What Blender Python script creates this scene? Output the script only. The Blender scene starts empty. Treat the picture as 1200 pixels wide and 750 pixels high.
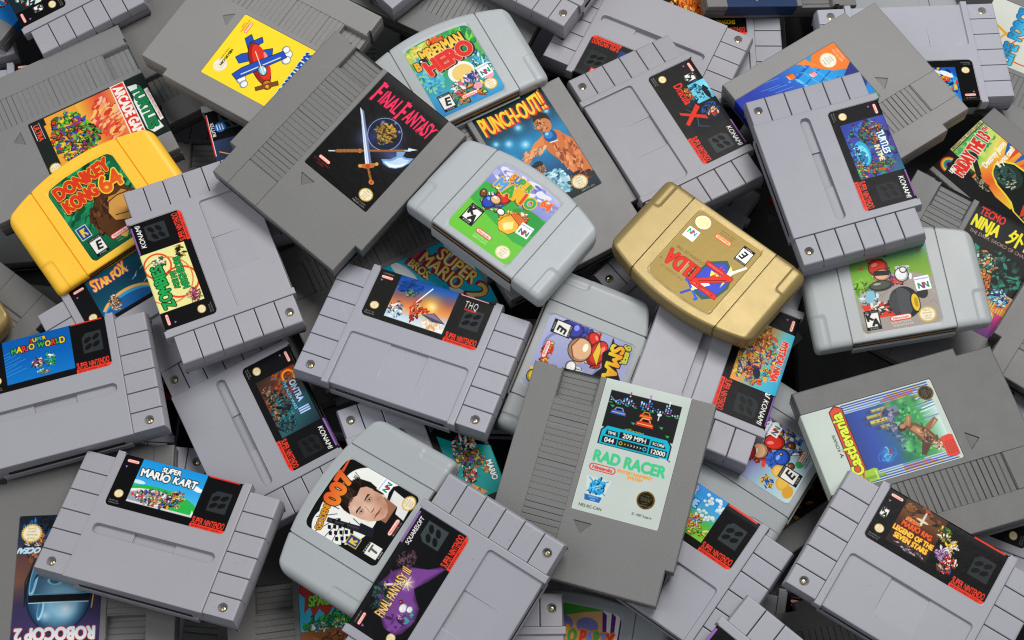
import bpy, math, random
import numpy as np

# ---------------------------------------------------------------- camera, world, lights
scene = bpy.context.scene
col = scene.collection
TILT = 0.37856
DIST = 0.98507
cam_d = bpy.data.cameras.new("camera")
cam_d.sensor_width = 36.0
cam_d.lens = 52.303
cam_d.clip_start = 0.05
cam_d.clip_end = 50
cam = bpy.data.objects.new("camera", cam_d)
cam.location = (0, -DIST * math.sin(TILT), DIST * math.cos(TILT))
cam.rotation_euler = (TILT, 0, 0)
col.objects.link(cam)
scene.camera = cam

world = bpy.data.worlds.new("World")
scene.world = world
world.use_nodes = True
bg = world.node_tree.nodes["Background"]
bg.inputs[0].default_value = (0.9, 0.95, 1.0, 1)
bg.inputs[1].default_value = 0.32


def area(name, loc, target, size, sizey, power, colr):
    d = bpy.data.lights.new(name, 'AREA')
    d.shape = 'RECTANGLE'
    d.size = size
    d.size_y = sizey
    d.energy = power
    d.color = colr
    o = bpy.data.objects.new(name, d)
    o.location = loc
    from mathutils import Vector
    o.rotation_euler = (Vector(target) - Vector(loc)).to_track_quat('-Z', 'Y').to_euler()
    col.objects.link(o)
    return o


area("softbox_key", (0.42, 0.62, 1.60), (0.0, 0.02, 0), 1.0, 0.7, 26, (1.0, 0.985, 0.96))
area("softbox_fill", (-0.95, -0.1, 1.15), (0, 0, 0), 0.8, 0.9, 5, (0.94, 0.97, 1.0))

vs = scene.view_settings
vs.view_transform = 'Standard'
vs.look = 'None'
vs.exposure = 0.0
vs.gamma = 1.0
scene.render.film_transparent = False
scene.cycles.pixel_filter_type = 'BLACKMAN_HARRIS'
scene.cycles.filter_width = 1.05
MM = 0.001
TONE = (1, 1, 1, 1)
rnd = random.Random(7)


# ---------------------------------------------------------------- materials
def new_mat(name):
    m = bpy.data.materials.new(name)
    m.use_nodes = True
    return m, m.node_tree.nodes, m.node_tree.links, m.node_tree.nodes["Principled BSDF"]


def plastic(name, base, rough=0.45, grain=0.03, speck=0.0, metallic=0.0, gscale=2600, spec=0.32, wear=0.06):
    """Injection moulded plastic: fine grain in the relief, faint speckle and slow tonal drift in the colour."""
    m, N, L, P = new_mat(name)
    tc = N.new('ShaderNodeTexCoord')
    oi = N.new('ShaderNodeObjectInfo')
    n1 = N.new('ShaderNodeTexNoise'); n1.inputs['Scale'].default_value = gscale; n1.inputs['Detail'].default_value = 2
    n2 = N.new('ShaderNodeTexNoise'); n2.inputs['Scale'].default_value = 28; n2.inputs['Detail'].default_value = 4
    add = N.new('ShaderNodeVectorMath'); add.operation = 'ADD'
    L.new(tc.outputs['Object'], add.inputs[0])
    cx = N.new('ShaderNodeCombineXYZ'); L.new(oi.outputs['Random'], cx.inputs[0]); L.new(oi.outputs['Random'], cx.inputs[1])
    L.new(cx.outputs[0], add.inputs[1])
    L.new(add.outputs[0], n1.inputs['Vector']); L.new(add.outputs[0], n2.inputs['Vector'])
    # colour
    mr = N.new('ShaderNodeMapRange'); mr.inputs[1].default_value = 0.3; mr.inputs[2].default_value = 0.7
    mr.inputs[3].default_value = 1 - speck; mr.inputs[4].default_value = 1 + speck
    L.new(n1.outputs['Fac'], mr.inputs[0])
    mr2 = N.new('ShaderNodeMapRange'); mr2.inputs[1].default_value = 0.3; mr2.inputs[2].default_value = 0.7
    mr2.inputs[3].default_value = 1 - wear; mr2.inputs[4].default_value = 1 + wear
    L.new(n2.outputs['Fac'], mr2.inputs[0])
    mu = N.new('ShaderNodeMath'); mu.operation = 'MULTIPLY'; L.new(mr.outputs[0], mu.inputs[0]); L.new(mr2.outputs[0], mu.inputs[1])
    vm = N.new('ShaderNodeVectorMath'); vm.operation = 'SCALE'; vm.inputs[0].default_value = base
    L.new(mu.outputs[0], vm.inputs['Scale'])
    # hairline scuffs and a few specks of dirt
    ns = N.new('ShaderNodeTexNoise'); ns.inputs['Scale'].default_value = 22; ns.inputs['Detail'].default_value = 1; ns.inputs['Distortion'].default_value = 1.2
    L.new(add.outputs[0], ns.inputs['Vector'])
    sb = N.new('ShaderNodeMath'); sb.operation = 'SUBTRACT'; sb.inputs[1].default_value = 0.5; L.new(ns.outputs['Fac'], sb.inputs[0])
    ab = N.new('ShaderNodeMath'); ab.operation = 'ABSOLUTE'; L.new(sb.outputs[0], ab.inputs[0])
    sc_ = N.new('ShaderNodeMapRange'); sc_.inputs[1].default_value = 0.0; sc_.inputs[2].default_value = 0.004; sc_.inputs[3].default_value = 1.07; sc_.inputs[4].default_value = 1.0
    L.new(ab.outputs[0], sc_.inputs[0])
    vo = N.new('ShaderNodeTexVoronoi'); vo.inputs['Scale'].default_value = 120; L.new(add.outputs[0], vo.inputs['Vector'])
    dr = N.new('ShaderNodeMapRange'); dr.inputs[1].default_value = 0.03; dr.inputs[2].default_value = 0.07; dr.inputs[3].default_value = 0.72; dr.inputs[4].default_value = 1.0
    L.new(vo.outputs['Distance'], dr.inputs[0])
    m3 = N.new('ShaderNodeMath'); m3.operation = 'MULTIPLY'; L.new(sc_.outputs[0], m3.inputs[0]); L.new(dr.outputs[0], m3.inputs[1])
    m4 = N.new('ShaderNodeMath'); m4.operation = 'MULTIPLY'; L.new(mu.outputs[0], m4.inputs[0]); L.new(m3.outputs[0], m4.inputs[1])
    L.new(m4.outputs[0], vm.inputs['Scale'])
    tn = N.new('ShaderNodeVectorMath'); tn.operation = 'MULTIPLY'   # own tone per cartridge: ageing tint, and brightness partly standing in for lighting
    L.new(vm.outputs[0], tn.inputs[0]); L.new(oi.outputs['Color'], tn.inputs[1])
    L.new(tn.outputs[0], P.inputs['Base Color'])
    # roughness from scuffs
    n3 = N.new('ShaderNodeTexNoise'); n3.inputs['Scale'].default_value = 90; n3.inputs['Detail'].default_value = 5
    L.new(add.outputs[0], n3.inputs['Vector'])
    mr3 = N.new('ShaderNodeMapRange'); mr3.inputs[1].default_value = 0.3; mr3.inputs[2].default_value = 0.75
    mr3.inputs[3].default_value = rough - 0.02; mr3.inputs[4].default_value = rough + 0.03
    L.new(n3.outputs['Fac'], mr3.inputs[0]); L.new(mr3.outputs[0], P.inputs['Roughness'])
    bp = N.new('ShaderNodeBump'); bp.inputs['Strength'].default_value = grain; bp.inputs['Distance'].default_value = 0.001
    L.new(n1.outputs['Fac'], bp.inputs['Height']); L.new(bp.outputs[0], P.inputs['Normal'])
    P.inputs['Metallic'].default_value = metallic
    P.inputs['Specular IOR Level'].default_value = spec
    return m


M_SN = plastic("lavender_grey_plastic", (0.328, 0.324, 0.362), 0.37, 0.05, 0.03, gscale=2200, wear=0.015)
M_SNB = plastic("lavender_grey_plastic_back", (0.29, 0.283, 0.322), 0.42, 0.05, 0.03, gscale=2200, wear=0.015)
M_NES = plastic("warm_grey_textured_plastic", (0.166, 0.163, 0.161), 0.42, 0.13, 0.12, gscale=1700, wear=0.02)
M_NESA = plastic("smooth_moulded_mark", (0.125, 0.121, 0.118), 0.42, 0.03, 0.02)
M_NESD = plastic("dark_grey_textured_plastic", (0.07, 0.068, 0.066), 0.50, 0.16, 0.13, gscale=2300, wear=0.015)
M_N64 = plastic("cool_grey_plastic", (0.365, 0.385, 0.392), 0.34, 0.03, 0.02, gscale=2200, wear=0.012)
M_YEL = plastic("yellow_plastic", (0.98, 0.545, 0.034), 0.36, 0.03, 0.02, gscale=1500, wear=0.03)
M_GOLD = plastic("gold_paint", (0.29, 0.215, 0.085), 0.36, 0.08, 0.10, metallic=0.35, gscale=2200, wear=0.02)
M_BLK = plastic("mouth_shade_black", (0.012, 0.011, 0.012), 0.6, 0.02)  # solid black standing in for the shade inside the cartridge mouths
M_PCB = plastic("brown_connector", (0.32, 0.13, 0.03), 0.35, 0.05)
M_SCR = plastic("screw_brass", (0.52, 0.44, 0.26), 0.28, 0.05, metallic=0.95)
M_TAB = plastic("dark_tabletop", (0.03, 0.03, 0.032), 0.6, 0.05)


def image_mat(name, arr, gloss=0.30):
    h, w = arr.shape[:2]
    img = bpy.data.images.new(name, w, h)
    px = np.ones((h, w, 4), np.float32)
    px[..., :3] = arr[::-1]
    img.pixels.foreach_set(px.ravel())
    img.update()
    img.pack()
    m, N, L, P = new_mat(name)
    t = N.new('ShaderNodeTexImage'); t.image = img; t.extension = 'EXTEND'; t.interpolation = 'Cubic'
    tc = N.new('ShaderNodeTexCoord')
    n = N.new('ShaderNodeTexNoise'); n.inputs['Scale'].default_value = 55; n.inputs['Detail'].default_value = 5
    L.new(tc.outputs['Object'], n.inputs['Vector'])
    # ink laid slightly uneven over paper
    mr = N.new('ShaderNodeMapRange'); mr.inputs[1].default_value = 0.3; mr.inputs[2].default_value = 0.7
    mr.inputs[3].default_value = 0.97; mr.inputs[4].default_value = 1.02
    L.new(n.outputs['Fac'], mr.inputs[0])
    vm = N.new('ShaderNodeVectorMath'); vm.operation = 'SCALE'
    L.new(t.outputs['Color'], vm.inputs[0]); L.new(mr.outputs[0], vm.inputs['Scale'])
    L.new(vm.outputs[0], P.inputs['Base Color'])
    bp = N.new('ShaderNodeBump'); bp.inputs['Strength'].default_value = 0.10; bp.inputs['Distance'].default_value = 0.001
    n2 = N.new('ShaderNodeTexNoise'); n2.inputs['Scale'].default_value = 160; n2.inputs['Detail'].default_value = 3
    L.new(tc.outputs['Object'], n2.inputs['Vector'])
    L.new(n2.outputs['Fac'], bp.inputs['Height']); L.new(bp.outputs[0], P.inputs['Normal'])
    P.inputs['Roughness'].default_value = gloss
    P.inputs['Specular IOR Level'].default_value = 0.07
    return m


# ---------------------------------------------------------------- mesh helpers
def make_mesh(name, V, F, mat, smooth=True, uv=None, mats=None):
    me = bpy.data.meshes.new(name)
    me.from_pydata([tuple(v) for v in (np.asarray(V) * MM)], [], F)
    me.materials.append(mat)
    if smooth:
        me.polygons.foreach_set('use_smooth', [True] * len(me.polygons))
        me.set_sharp_from_angle(angle=math.radians(38))
    if uv is not None:
        ul = me.uv_layers.new(name="uv")
        idx = np.empty(len(me.loops), np.int32)
        me.loops.foreach_get('vertex_index', idx)
        ul.data.foreach_set('uv', np.asarray(uv, np.float32)[idx].ravel())
    me.update()
    return me


def lines(a, b, step, breaks=(), w=(0.1, 0.3, 0.6, 1.0)):
    """Grid lines between a and b: even ones, with extra ones crowded round each break."""
    n = max(2, int(round((b - a) / step)) + 1)
    s = set(np.round(np.linspace(a, b, n), 3))
    for k in breaks:
        for d in w:
            for q in (k - d, k + d):
                if a < q < b:
                    s.add(round(q, 3))
        if a < k < b:
            s.add(round(k, 3))
    for d in (0.12, 0.35, 0.7, 1.2):
        s.add(round(a + d, 3)); s.add(round(b - d, 3))
    s = sorted(s)
    out = [s[0]]
    for q in s[1:]:
        if q - out[-1] > 0.08 or q == s[-1]:
            if q == s[-1] and q - out[-1] <= 0.08 and len(out) > 1:
                out.pop()
            out.append(q)
    return np.array(out)


def rbox(x, y, x0, x1, y0, y1, r=0.0):
    """Signed distance to a rounded rectangle, negative inside."""
    cx, cy = (x0 + x1) / 2, (y0 + y1) / 2
    hx, hy = (x1 - x0) / 2 - r, (y1 - y0) / 2 - r
    qx, qy = np.abs(x - cx) - hx, np.abs(y - cy) - hy
    return np.hypot(np.maximum(qx, 0), np.maximum(qy, 0)) + np.minimum(np.maximum(qx, qy), 0) - r


def step_in(d, w=0.35):
    """1 well inside a shape (d negative), 0 outside, smooth wall of width w."""
    t = np.clip(0.5 - d / w, 0, 1)
    return t * t * (3 - 2 * t)


def edge_drop(d, r):
    """How far a rounded edge of radius r has fallen at inside distance d."""
    q = np.clip(r - d, 0, r)
    return r - np.sqrt(np.maximum(r * r - q * q, 0))


def slab(name, X, Y, Zf, mat, keep=None, skirt=((-8, 0),), uvf=None, cap=True):
    """Solid whose top follows a height function over a (possibly warped) grid; keep() drops cells; skirt gives (z, inset) rings."""
    if X.ndim == 1:
        X, Y = np.meshgrid(X, Y)
    ny, nx = X.shape
    Z = Zf(X, Y)
    cxm = (X[:-1, :-1] + X[1:, 1:]) / 2
    cym = (Y[:-1, :-1] + Y[1:, 1:]) / 2
    K = np.ones(cxm.shape, bool) if keep is None else keep(cxm, cym)
    idx = np.arange(nx * ny).reshape(ny, nx)
    js, is_ = np.nonzero(K)
    quads = np.stack([idx[js, is_], idx[js, is_ + 1], idx[js + 1, is_ + 1], idx[js + 1, is_]], 1)
    V = np.stack([X, Y, Z], -1).reshape(-1, 3)
    # boundary edges, directed with the surface on the left
    Kp = np.pad(K, 1)
    nxt = {}
    for (dj, di, a, b) in ((-1, 0, (0, 0), (0, 1)), (0, 1, (0, 1), (1, 1)), (1, 0, (1, 1), (1, 0)), (0, -1, (1, 0), (0, 0))):
        B = K & ~Kp[1 + dj:1 + dj + K.shape[0], 1 + di:1 + di + K.shape[1]]
        for j, i in zip(*np.nonzero(B)):
            nxt[idx[j + a[0], i + a[1]]] = idx[j + b[0], i + b[1]]
    used, remap = np.unique(quads, return_inverse=True)
    V = V[used]
    F = remap.reshape(-1, 4).tolist()
    loc = {int(u): k for k, u in enumerate(used)}
    start = next(iter(nxt)); loop = [start]; c = nxt[start]
    while c != start:
        loop.append(c); c = nxt[c]
    lp = [loc[int(q)] for q in loop]
    Pn = V[lp][:, :2]
    e = np.roll(Pn, -1, 0) - Pn
    e /= np.maximum(np.linalg.norm(e, axis=1, keepdims=True), 1e-6)
    nrm = np.stack([e[:, 1], -e[:, 0]], 1)
    nv = nrm + np.roll(nrm, 1, 0)
    nv /= np.maximum((nv * nv).sum(1, keepdims=True) / 2, 0.5)
    prev = lp
    n0 = len(V)
    for (z, ins) in skirt:
        ring = np.column_stack([Pn - nv * ins, np.full(len(Pn), z)])
        V = np.vstack([V, ring])
        cur = list(range(n0, n0 + len(Pn)))
        m = len(cur)
        for k in range(m):
            F.append([prev[k], cur[k], cur[(k + 1) % m], prev[(k + 1) % m]])
        prev = cur; n0 += m
    if cap:
        F.append(prev[::-1])
    uv = None
    if uvf:
        uv = uvf(V)
    return make_mesh(name, V, F, mat, uv=uv)


def box_mesh(name, x0, x1, y0, y1, z0, z1, mat):
    V = [(x0, y0, z0), (x1, y0, z0), (x1, y1, z0), (x0, y1, z0), (x0, y0, z1), (x1, y0, z1), (x1, y1, z1), (x0, y1, z1)]
    F = [(3, 2, 1, 0), (4, 5, 6, 7), (0, 1, 5, 4), (1, 2, 6, 5), (2, 3, 7, 6), (3, 0, 4, 7)]
    return make_mesh(name, V, F, mat, smooth=False)


# ---------------------------------------------------------------- wide 16-bit cartridge
def snes_front(variant):
    rx = [s * v for s in (-1, 1) for v in (46.5, 40.8, 41.5, 13.0)]
    ry = [7.6, -5.5, 43.5, -43.5]
    if variant == 'A':
        ry += [-5.3, -11.7]; rx += [-14, 14, -41, 41]
    X = lines(-66.6, 66.6, 1.15, rx)
    yb = -45.0 if variant == 'B' else -43.5
    Y = lines(yb, 45.2, 1.0, ry)

    def keep(x, y):
        ax = np.abs(x)
        body = (ax < 46.5) & (y > -43.5) & (y < 43.5)
        nub = (ax > 41.4) & (ax < 46.5)
        wing = (ax >= 46.5) & (y > -42.8) & (y < 40.2)
        return body | nub | wing

    def Zf(x, y):
        ax = np.abs(x)
        din = np.minimum(46.5 - ax, 43.5 - np.abs(y))
        dnub = np.minimum(np.minimum(46.5 - ax, ax - 41.2), np.minimum(45.2 - y, y - yb))
        d = np.maximum(din, dnub)
        z = -edge_drop(np.clip(d, 0, 9), 0.8)
        z = z - 0.45 * step_in(rbox(x, y, -40.9, 40.9, 7.5, 60, 3.2), 0.3)
        if variant == 'A':
            s = step_in(rbox(x, y, -41, 41, -11.8, -5.4, 3.15), 0.7)
            mid = step_in(np.abs(x) - 14, 0.3)
            z = z - s * (3.0 + 1.4 * mid)
        else:
            rec = step_in(rbox(x, y, -41.5, 41.5, -60, -5.5, 2.6), 0.8)
            ramp = np.clip((y + 31) / 25.0, 0, 1)
            mid = step_in(np.abs(x) - 13, 0.35)
            z = z - rec * (1.9 + mid * 0.8 * ramp)
        wing = step_in(46.5 - ax, 0.5)
        z = np.where(ax > 46.2, -wing * 5.4 + z * (1 - wing), z)
        z = np.minimum(z, np.where(ax > 46.6, -5.4, 9))
        return z
    return slab("front_shell", X, Y, Zf, M_SN, keep, skirt=((-6.0, 0.0), (-9.3, -0.1), (-9.35, 1.0), (-10.6, 1.0)))


def snes_block(screw):
    w, h = 20.5, 13.25
    st = 0.42 if screw else 1.1
    X = lines(46.6, 67.0, st, [])
    Y = lines(-h / 2, h / 2, st, [])
    sx, sy = 57.5, -0.3

    def Zf(x, y):
        z = -1.25 - edge_drop(np.clip(67.0 - x, 0, 5), 1.3) - edge_drop(np.clip(h / 2 - np.abs(y), 0, 3), 0.45)
        if screw:
            z = z - 3.2 * step_in(np.hypot(x - sx, y - sy) - 2.75, 0.5)
        return z
    return slab("grip_block", X, Y, Zf, M_SN, skirt=((-3.4, -0.15), (-7.6, -0.8), (-9.2, -0.9)))


def screw_mesh():
    V, F = [], []
    n = 20
    prof = [(1.95, 0), (1.9, 0.4), (1.6, 0.72), (1.0, 0.92), (0.6, 0.95), (0.5, 0.2)]
    for r, z in prof:
        for k in range(n):
            a = 2 * math.pi * k / n
            V.append((r * math.cos(a), r * math.sin(a), z))
    for q in range(len(prof) - 1):
        for k in range(n):
            F.append((q * n + k, q * n + (k + 1) % n, (q + 1) * n + (k + 1) % n, (q + 1) * n + k))
    F.append([(len(prof) - 1) * n + k for k in range(n)])
    return make_mesh("screw", V, F, M_SCR)


def column_sheet(name, xs, ybot, ytop, mat, z0, box, wrap=None, rows=10, zf=None):
    """A printed label: columns between two outline curves; wrap = (radius, depth) carries it over the top edge."""
    V, U = [], []
    bx0, bx1, by0, by1 = box
    prof = [(t, 0.0) for t in np.linspace(0, 1, rows)]
    nrow = len(prof)
    extra = []
    if wrap:
        r, dep = wrap
        for a in (22, 45, 68, 90):
            extra.append((r * math.sin(math.radians(a)), -r * (1 - math.cos(math.radians(a)))))
        extra.append((r, -dep))
    for x in xs:
        yb, yt = ybot(x), ytop(x)
        for t, _ in prof:
            y = yb + (yt - yb) * t
            V.append((x, y, z0 + (zf(x, y) if zf else 0)))
            U.append(((x - bx0) / (bx1 - bx0), (y - by0) / (by1 - by0)))
        for dy, dz in extra:
            V.append((x, yt + dy, z0 + dz))
            U.append(((x - bx0) / (bx1 - bx0), (yt + dy - dz * 0.2 - by0) / (by1 - by0)))
    R = nrow + len(extra)
    F = []
    for i in range(len(xs) - 1):
        for j in range(R - 1):
            a = i * R + j
            F.append((a, a + R, a + R + 1, a + 1))
    return make_mesh(name, V, F, mat, uv=U)


def corner_y(x, x0, x1, r, sign):
    """Offset of a rounded corner of radius r at column x."""
    d = min(x - x0, x1 - x)
    if d >= r:
        return 0.0
    q = r - max(d, 0)
    return sign * (r - math.sqrt(max(r * r - q * q, 0)))


def cols(x0, x1, r, step=4.0):
    s = set(np.round(np.linspace(x0, x1, int((x1 - x0) / step) + 2), 3))
    for a in (0, 12, 25, 40, 58, 75, 90):
        d = r * (1 - math.cos(math.radians(a)))
        s.add(round(x0 + d, 3)); s.add(round(x1 - d, 3))
    return sorted(s)


def snes_label(mat):
    return column_sheet("front_label", cols(-40.6, 40.6, 2.9), lambda x: 7.8 + corner_y(x, -40.6, 40.6, 2.9, 1), lambda x: 42.7,
                        mat, -0.36, (-40.6, 40.6, 7.8, 43.5), wrap=(1.15, 8.5))


# ---------------------------------------------------------------- tall 8-bit cartridge
def nes_shell(mat):
    pitch = 4.05
    ribs = [66.5 - 0.6 - pitch * k for k in range(1, 27)]
    X = lines(-60, 60, 1.6, list(np.arange(-8.5, 3.6, 0.9)) + [-54.5, 54.5, -41.2, -15.7, -11.9, 44.1, -46, -42, -8, -5, -2.5, 0, 3])
    ry = [-43.5, -44.2, 47.0, -21.2, 65.2]
    Y = list(lines(-66.5, 66.5, 1.5, ry))
    for r in ribs:
        Y += [r - 0.42, r - 0.22, r + 0.22, r + 0.42]
    Y += list(np.arange(-35.2, -26.8, 0.4))
    Y = sorted(set(np.round(Y, 3)))
    o = [Y[0]]
    for q in Y[1:]:
        if q - o[-1] > 0.07:
            o.append(q)
    o[-1] = 66.5
    Y = np.array(o)

    def keep(x, y):
        k = ~((y < -43.5) & (np.abs(x) > 54.5))
        k &= ~((y > 65.2) & (x > -46) & (x < -42))
        return k

    def Zf(x, y):
        ax = np.abs(x)
        d1 = np.minimum(60 - ax, np.minimum(66.5 - y, y + 43.5))
        d2 = np.minimum(54.5 - ax, np.minimum(66.5 - y, y + 66.5))
        d = np.maximum(d1, d2)
        z = -edge_drop(np.clip(d, 0, 5), 0.8)
        # label bed
        z = z - 0.40 * step_in(rbox(x, y, -12.0, 44.2, -21.1, 80, 1.0), 0.25)
        # rib column
        colm = step_in(rbox(x, y, -41.2, -15.7, -44.0, 80, 0.2), 0.4)
        ph = ((66.5 - 0.6 - y) / pitch) % 1.0
        dist = np.minimum(ph, 1 - ph) * pitch
        groove = step_in(dist - 0.22, 0.25)
        saw = 0.10 + 0.30 * ph
        win = step_in(rbox(x, y, -40.6, -16.3, 47.0, 90, 0.2), 0.5)
        z = z - colm * (0.25 + saw + 0.55 * groove) - win * 4.6
        # seams round the blank block under the ribs
        for s in (np.abs(x + 41.2), np.abs(x + 15.7)):
            z = z - 0.45 * step_in(s - 0.2, 0.25) * (y < -44.0)
        z = z - 0.45 * step_in(np.abs(y + 44.2) - 0.2, 0.25) * ((x > -41.2) & (x < -15.7))
        # arrow
        t = np.maximum(y + 27.5, np.maximum(-(x + 2.5) * 0.78 - (y + 34.7) * 0.62, (x + 2.5) * 0.78 - (y + 34.7) * 0.62))
        z = z - 0.8 * step_in(t, 0.3)
        return z
    me = slab("shell", X, Y, Zf, mat, keep,
                skirt=((-2.5, -0.05), (-5.4, -0.15), (-5.5, 1.1), (-7.0, 1.1), (-7.1, -0.15), (-15.6, 0.05), (-16.8, 0.8)))
    me.materials.append(M_NESA)
    for q in me.polygons:
        c = q.center / MM
        if c.z > -2 and c.y < -27.5 and abs(c.x + 2.5) * 0.78 < (c.y + 34.7) * 0.62:
            q.material_index = 1
    return me


def nes_label(mat):
    return column_sheet("front_label", cols(-11.8, 44.0, 1.2), lambda x: -20.9 + corner_y(x, -11.8, 44.0, 1.2, 1), lambda x: 65.9,
                        mat, -0.32, (-11.9, 44.1, -21, 66.5), wrap=(0.8, 12), rows=14)


# ---------------------------------------------------------------- arched 64-bit cartridge
def arch(x):
    return 37.5 - 0.0035 * x * x


def n64_shell(mat):
    gx = []
    for g in (-34, 34):
        gx += [g - 0.75, g - 0.5, g - 0.3, g - 0.12, g + 0.12, g + 0.3, g + 0.5, g + 0.75]
    xs = set(np.round(np.linspace(-58, 58, 75), 3)) | set(gx)
    for s in (-1, 1):
        for d in (0.05, 0.2, 0.5, 0.9, 1.5, 2.2, 3.0, 4.0, 5.0, 6.0):
            xs.add(s * (58 - d))
        for g in (25.6, 25.9, 26.2, 24.5, 23.0, 47.5, 48, 48.5):
            xs.add(s * g)
    xs = sorted(xs)
    o = [xs[0]]
    for q in xs[1:]:
        if q - o[-1] > 0.1 or abs(abs(q) - 58) < 1e-6:
            o.append(q)
    xs = np.array(o)
    ts = [0, .003, .008, .016, .03, .05, .075, .082, .09, .1] + list(np.linspace(.12, .93, 56)) + [.945, .955, .965, .975, .985, .993, .998, 1]
    ts = np.array(sorted(set(ts)))

    def top(x):
        y = arch(x)
        ax = abs(x)
        if ax > 52:
            q = ax - 52
            y -= 6 - math.sqrt(max(36 - q * q, 0))
        if abs(ax - 34) < 0.55:
            y -= 0.9
        return y

    def bot(x):
        y = -37.5
        ax = abs(x)
        if ax < 34.2:
            y += 0.9 * min(1, max(0, (34.2 - ax) / 0.6))
        if ax > 54:
            q = ax - 54
            y += 4 - math.sqrt(max(16 - q * q, 0))
        return y
    T = np.array([top(x) for x in xs]); B = np.array([bot(x) for x in xs])
    X = np.repeat(xs[None], len(ts), 0)
    Y = B[None] + (T - B)[None] * ts[:, None]

    def Zf(x, y):
        ax = np.abs(x)
        dt = np.clip(T[None] - y, 0, 20); db = np.clip(y - B[None], 0, 20)
        z = -edge_drop(np.clip(58 - ax, 0, 20), 6.5) * 0.9
        z = z - edge_drop(dt, 2.2)
        fl = (ax > 34)
        z = z - np.where(fl, edge_drop(db, 3.2), edge_drop(db, 1.0))
        z = z - 1.1 * step_in(np.abs(ax - 34) - 0.28, 0.3)
        # sunken finger grip at the outer foot of each wing
        g = step_in(rbox(ax, y, 48, 80, -60, -14.5, 2.5), 0.8)
        z = z - 0.7 * g
        # bed of the label
        z = z - 0.35 * step_in(np.maximum(rbox(ax, y, -25.9, 25.9, -32.4, 29, 4), -9), 0.3) * step_in(y - (arch(x) - 8.2), 0.3)
        z = z - 0.12 * step_in(np.abs(rbox(ax, y, -25.9, 25.9, -32.4, 29, 4)) - 0.15, 0.2)
        return z
    return slab("shell", X, Y, Zf, mat, None,
                skirt=((-8.0, -0.1), (-10.6, -0.1), (-10.65, 0.5), (-11.2, 0.5), (-11.25, -0.1), (-15, 0.6), (-17.5, 2.6), (-18.6, 5.0)))


def n64_label(mat):
    def top(x):
        return min(28.7, arch(x) - 8.5) + corner_y(x, -25.6, 25.6, 4.2, -1)
    return column_sheet("front_label", cols(-25.6, 25.6, 4.2, 2.5), lambda x: -32.0 + corner_y(x, -25.6, 25.6, 4.2, 1), top,
                        mat, -0.27, (-25.6, 25.6, -32.0, 28.7), rows=12)


def link(me, parent, loc=(0, 0, 0), rot=(0, 0, 0), name=None, scale=None):
    o = bpy.data.objects.new(name or me.name.split('.')[0], me)
    col.objects.link(o)
    o.parent = parent
    o.location = [v * MM for v in loc]
    o.rotation_euler = rot
    if scale:
        o.scale = scale
    o.color = TONE
    return o
# ---------------------------------------------------------------- printing the labels (flat print, drawn here stroke by stroke)
SS = 8.0            # drawing dots per millimetre, halved afterwards
_glyph = {}


def hexc(c):
    if isinstance(c, str):
        return np.array([int(c[i:i + 2], 16) / 255 for i in (0, 2, 4)], np.float32)
    return np.array(c, np.float32)


_tc = bpy.data.curves.new("type", 'FONT')
_to = bpy.data.objects.new("type", _tc)
_tc.resolution_u = 4
col.objects.link(_to)


def _outline(s):
    _tc.body = s
    dg = bpy.context.evaluated_depsgraph_get()
    dg.update()
    ev = _to.evaluated_get(dg)
    me = ev.to_mesh()
    n = len(me.vertices)
    co = np.empty(n * 3, np.float32); me.vertices.foreach_get('co', co)
    co = co.reshape(-1, 3)[:, :2]
    cnt = {}
    for p in me.polygons:
        for k in p.edge_keys:
            cnt[k] = cnt.get(k, 0) + 1
    e = [k for k, v in cnt.items() if v == 1]
    E = co[np.array(e, int)] if e else np.zeros((0, 2, 2), np.float32)
    ev.to_mesh_clear()
    return E


_cap = None


def glyph(ch):
    """Outline edges of a letter with cap height 1, and its advance."""
    global _cap
    if ch in _glyph:
        return _glyph[ch]
    if _cap is None:
        _cap = float(_outline('H')[..., 1].max())
        _glyph['_bar'] = float(_outline('||')[..., 0].max())
    E = _outline(ch) if ch != ' ' else np.zeros((0, 2, 2), np.float32)
    adv = float(_outline('|' + ch + '|')[..., 0].max()) - _glyph['_bar']
    _glyph[ch] = (E / _cap, adv / _cap)
    return _glyph[ch]


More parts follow.
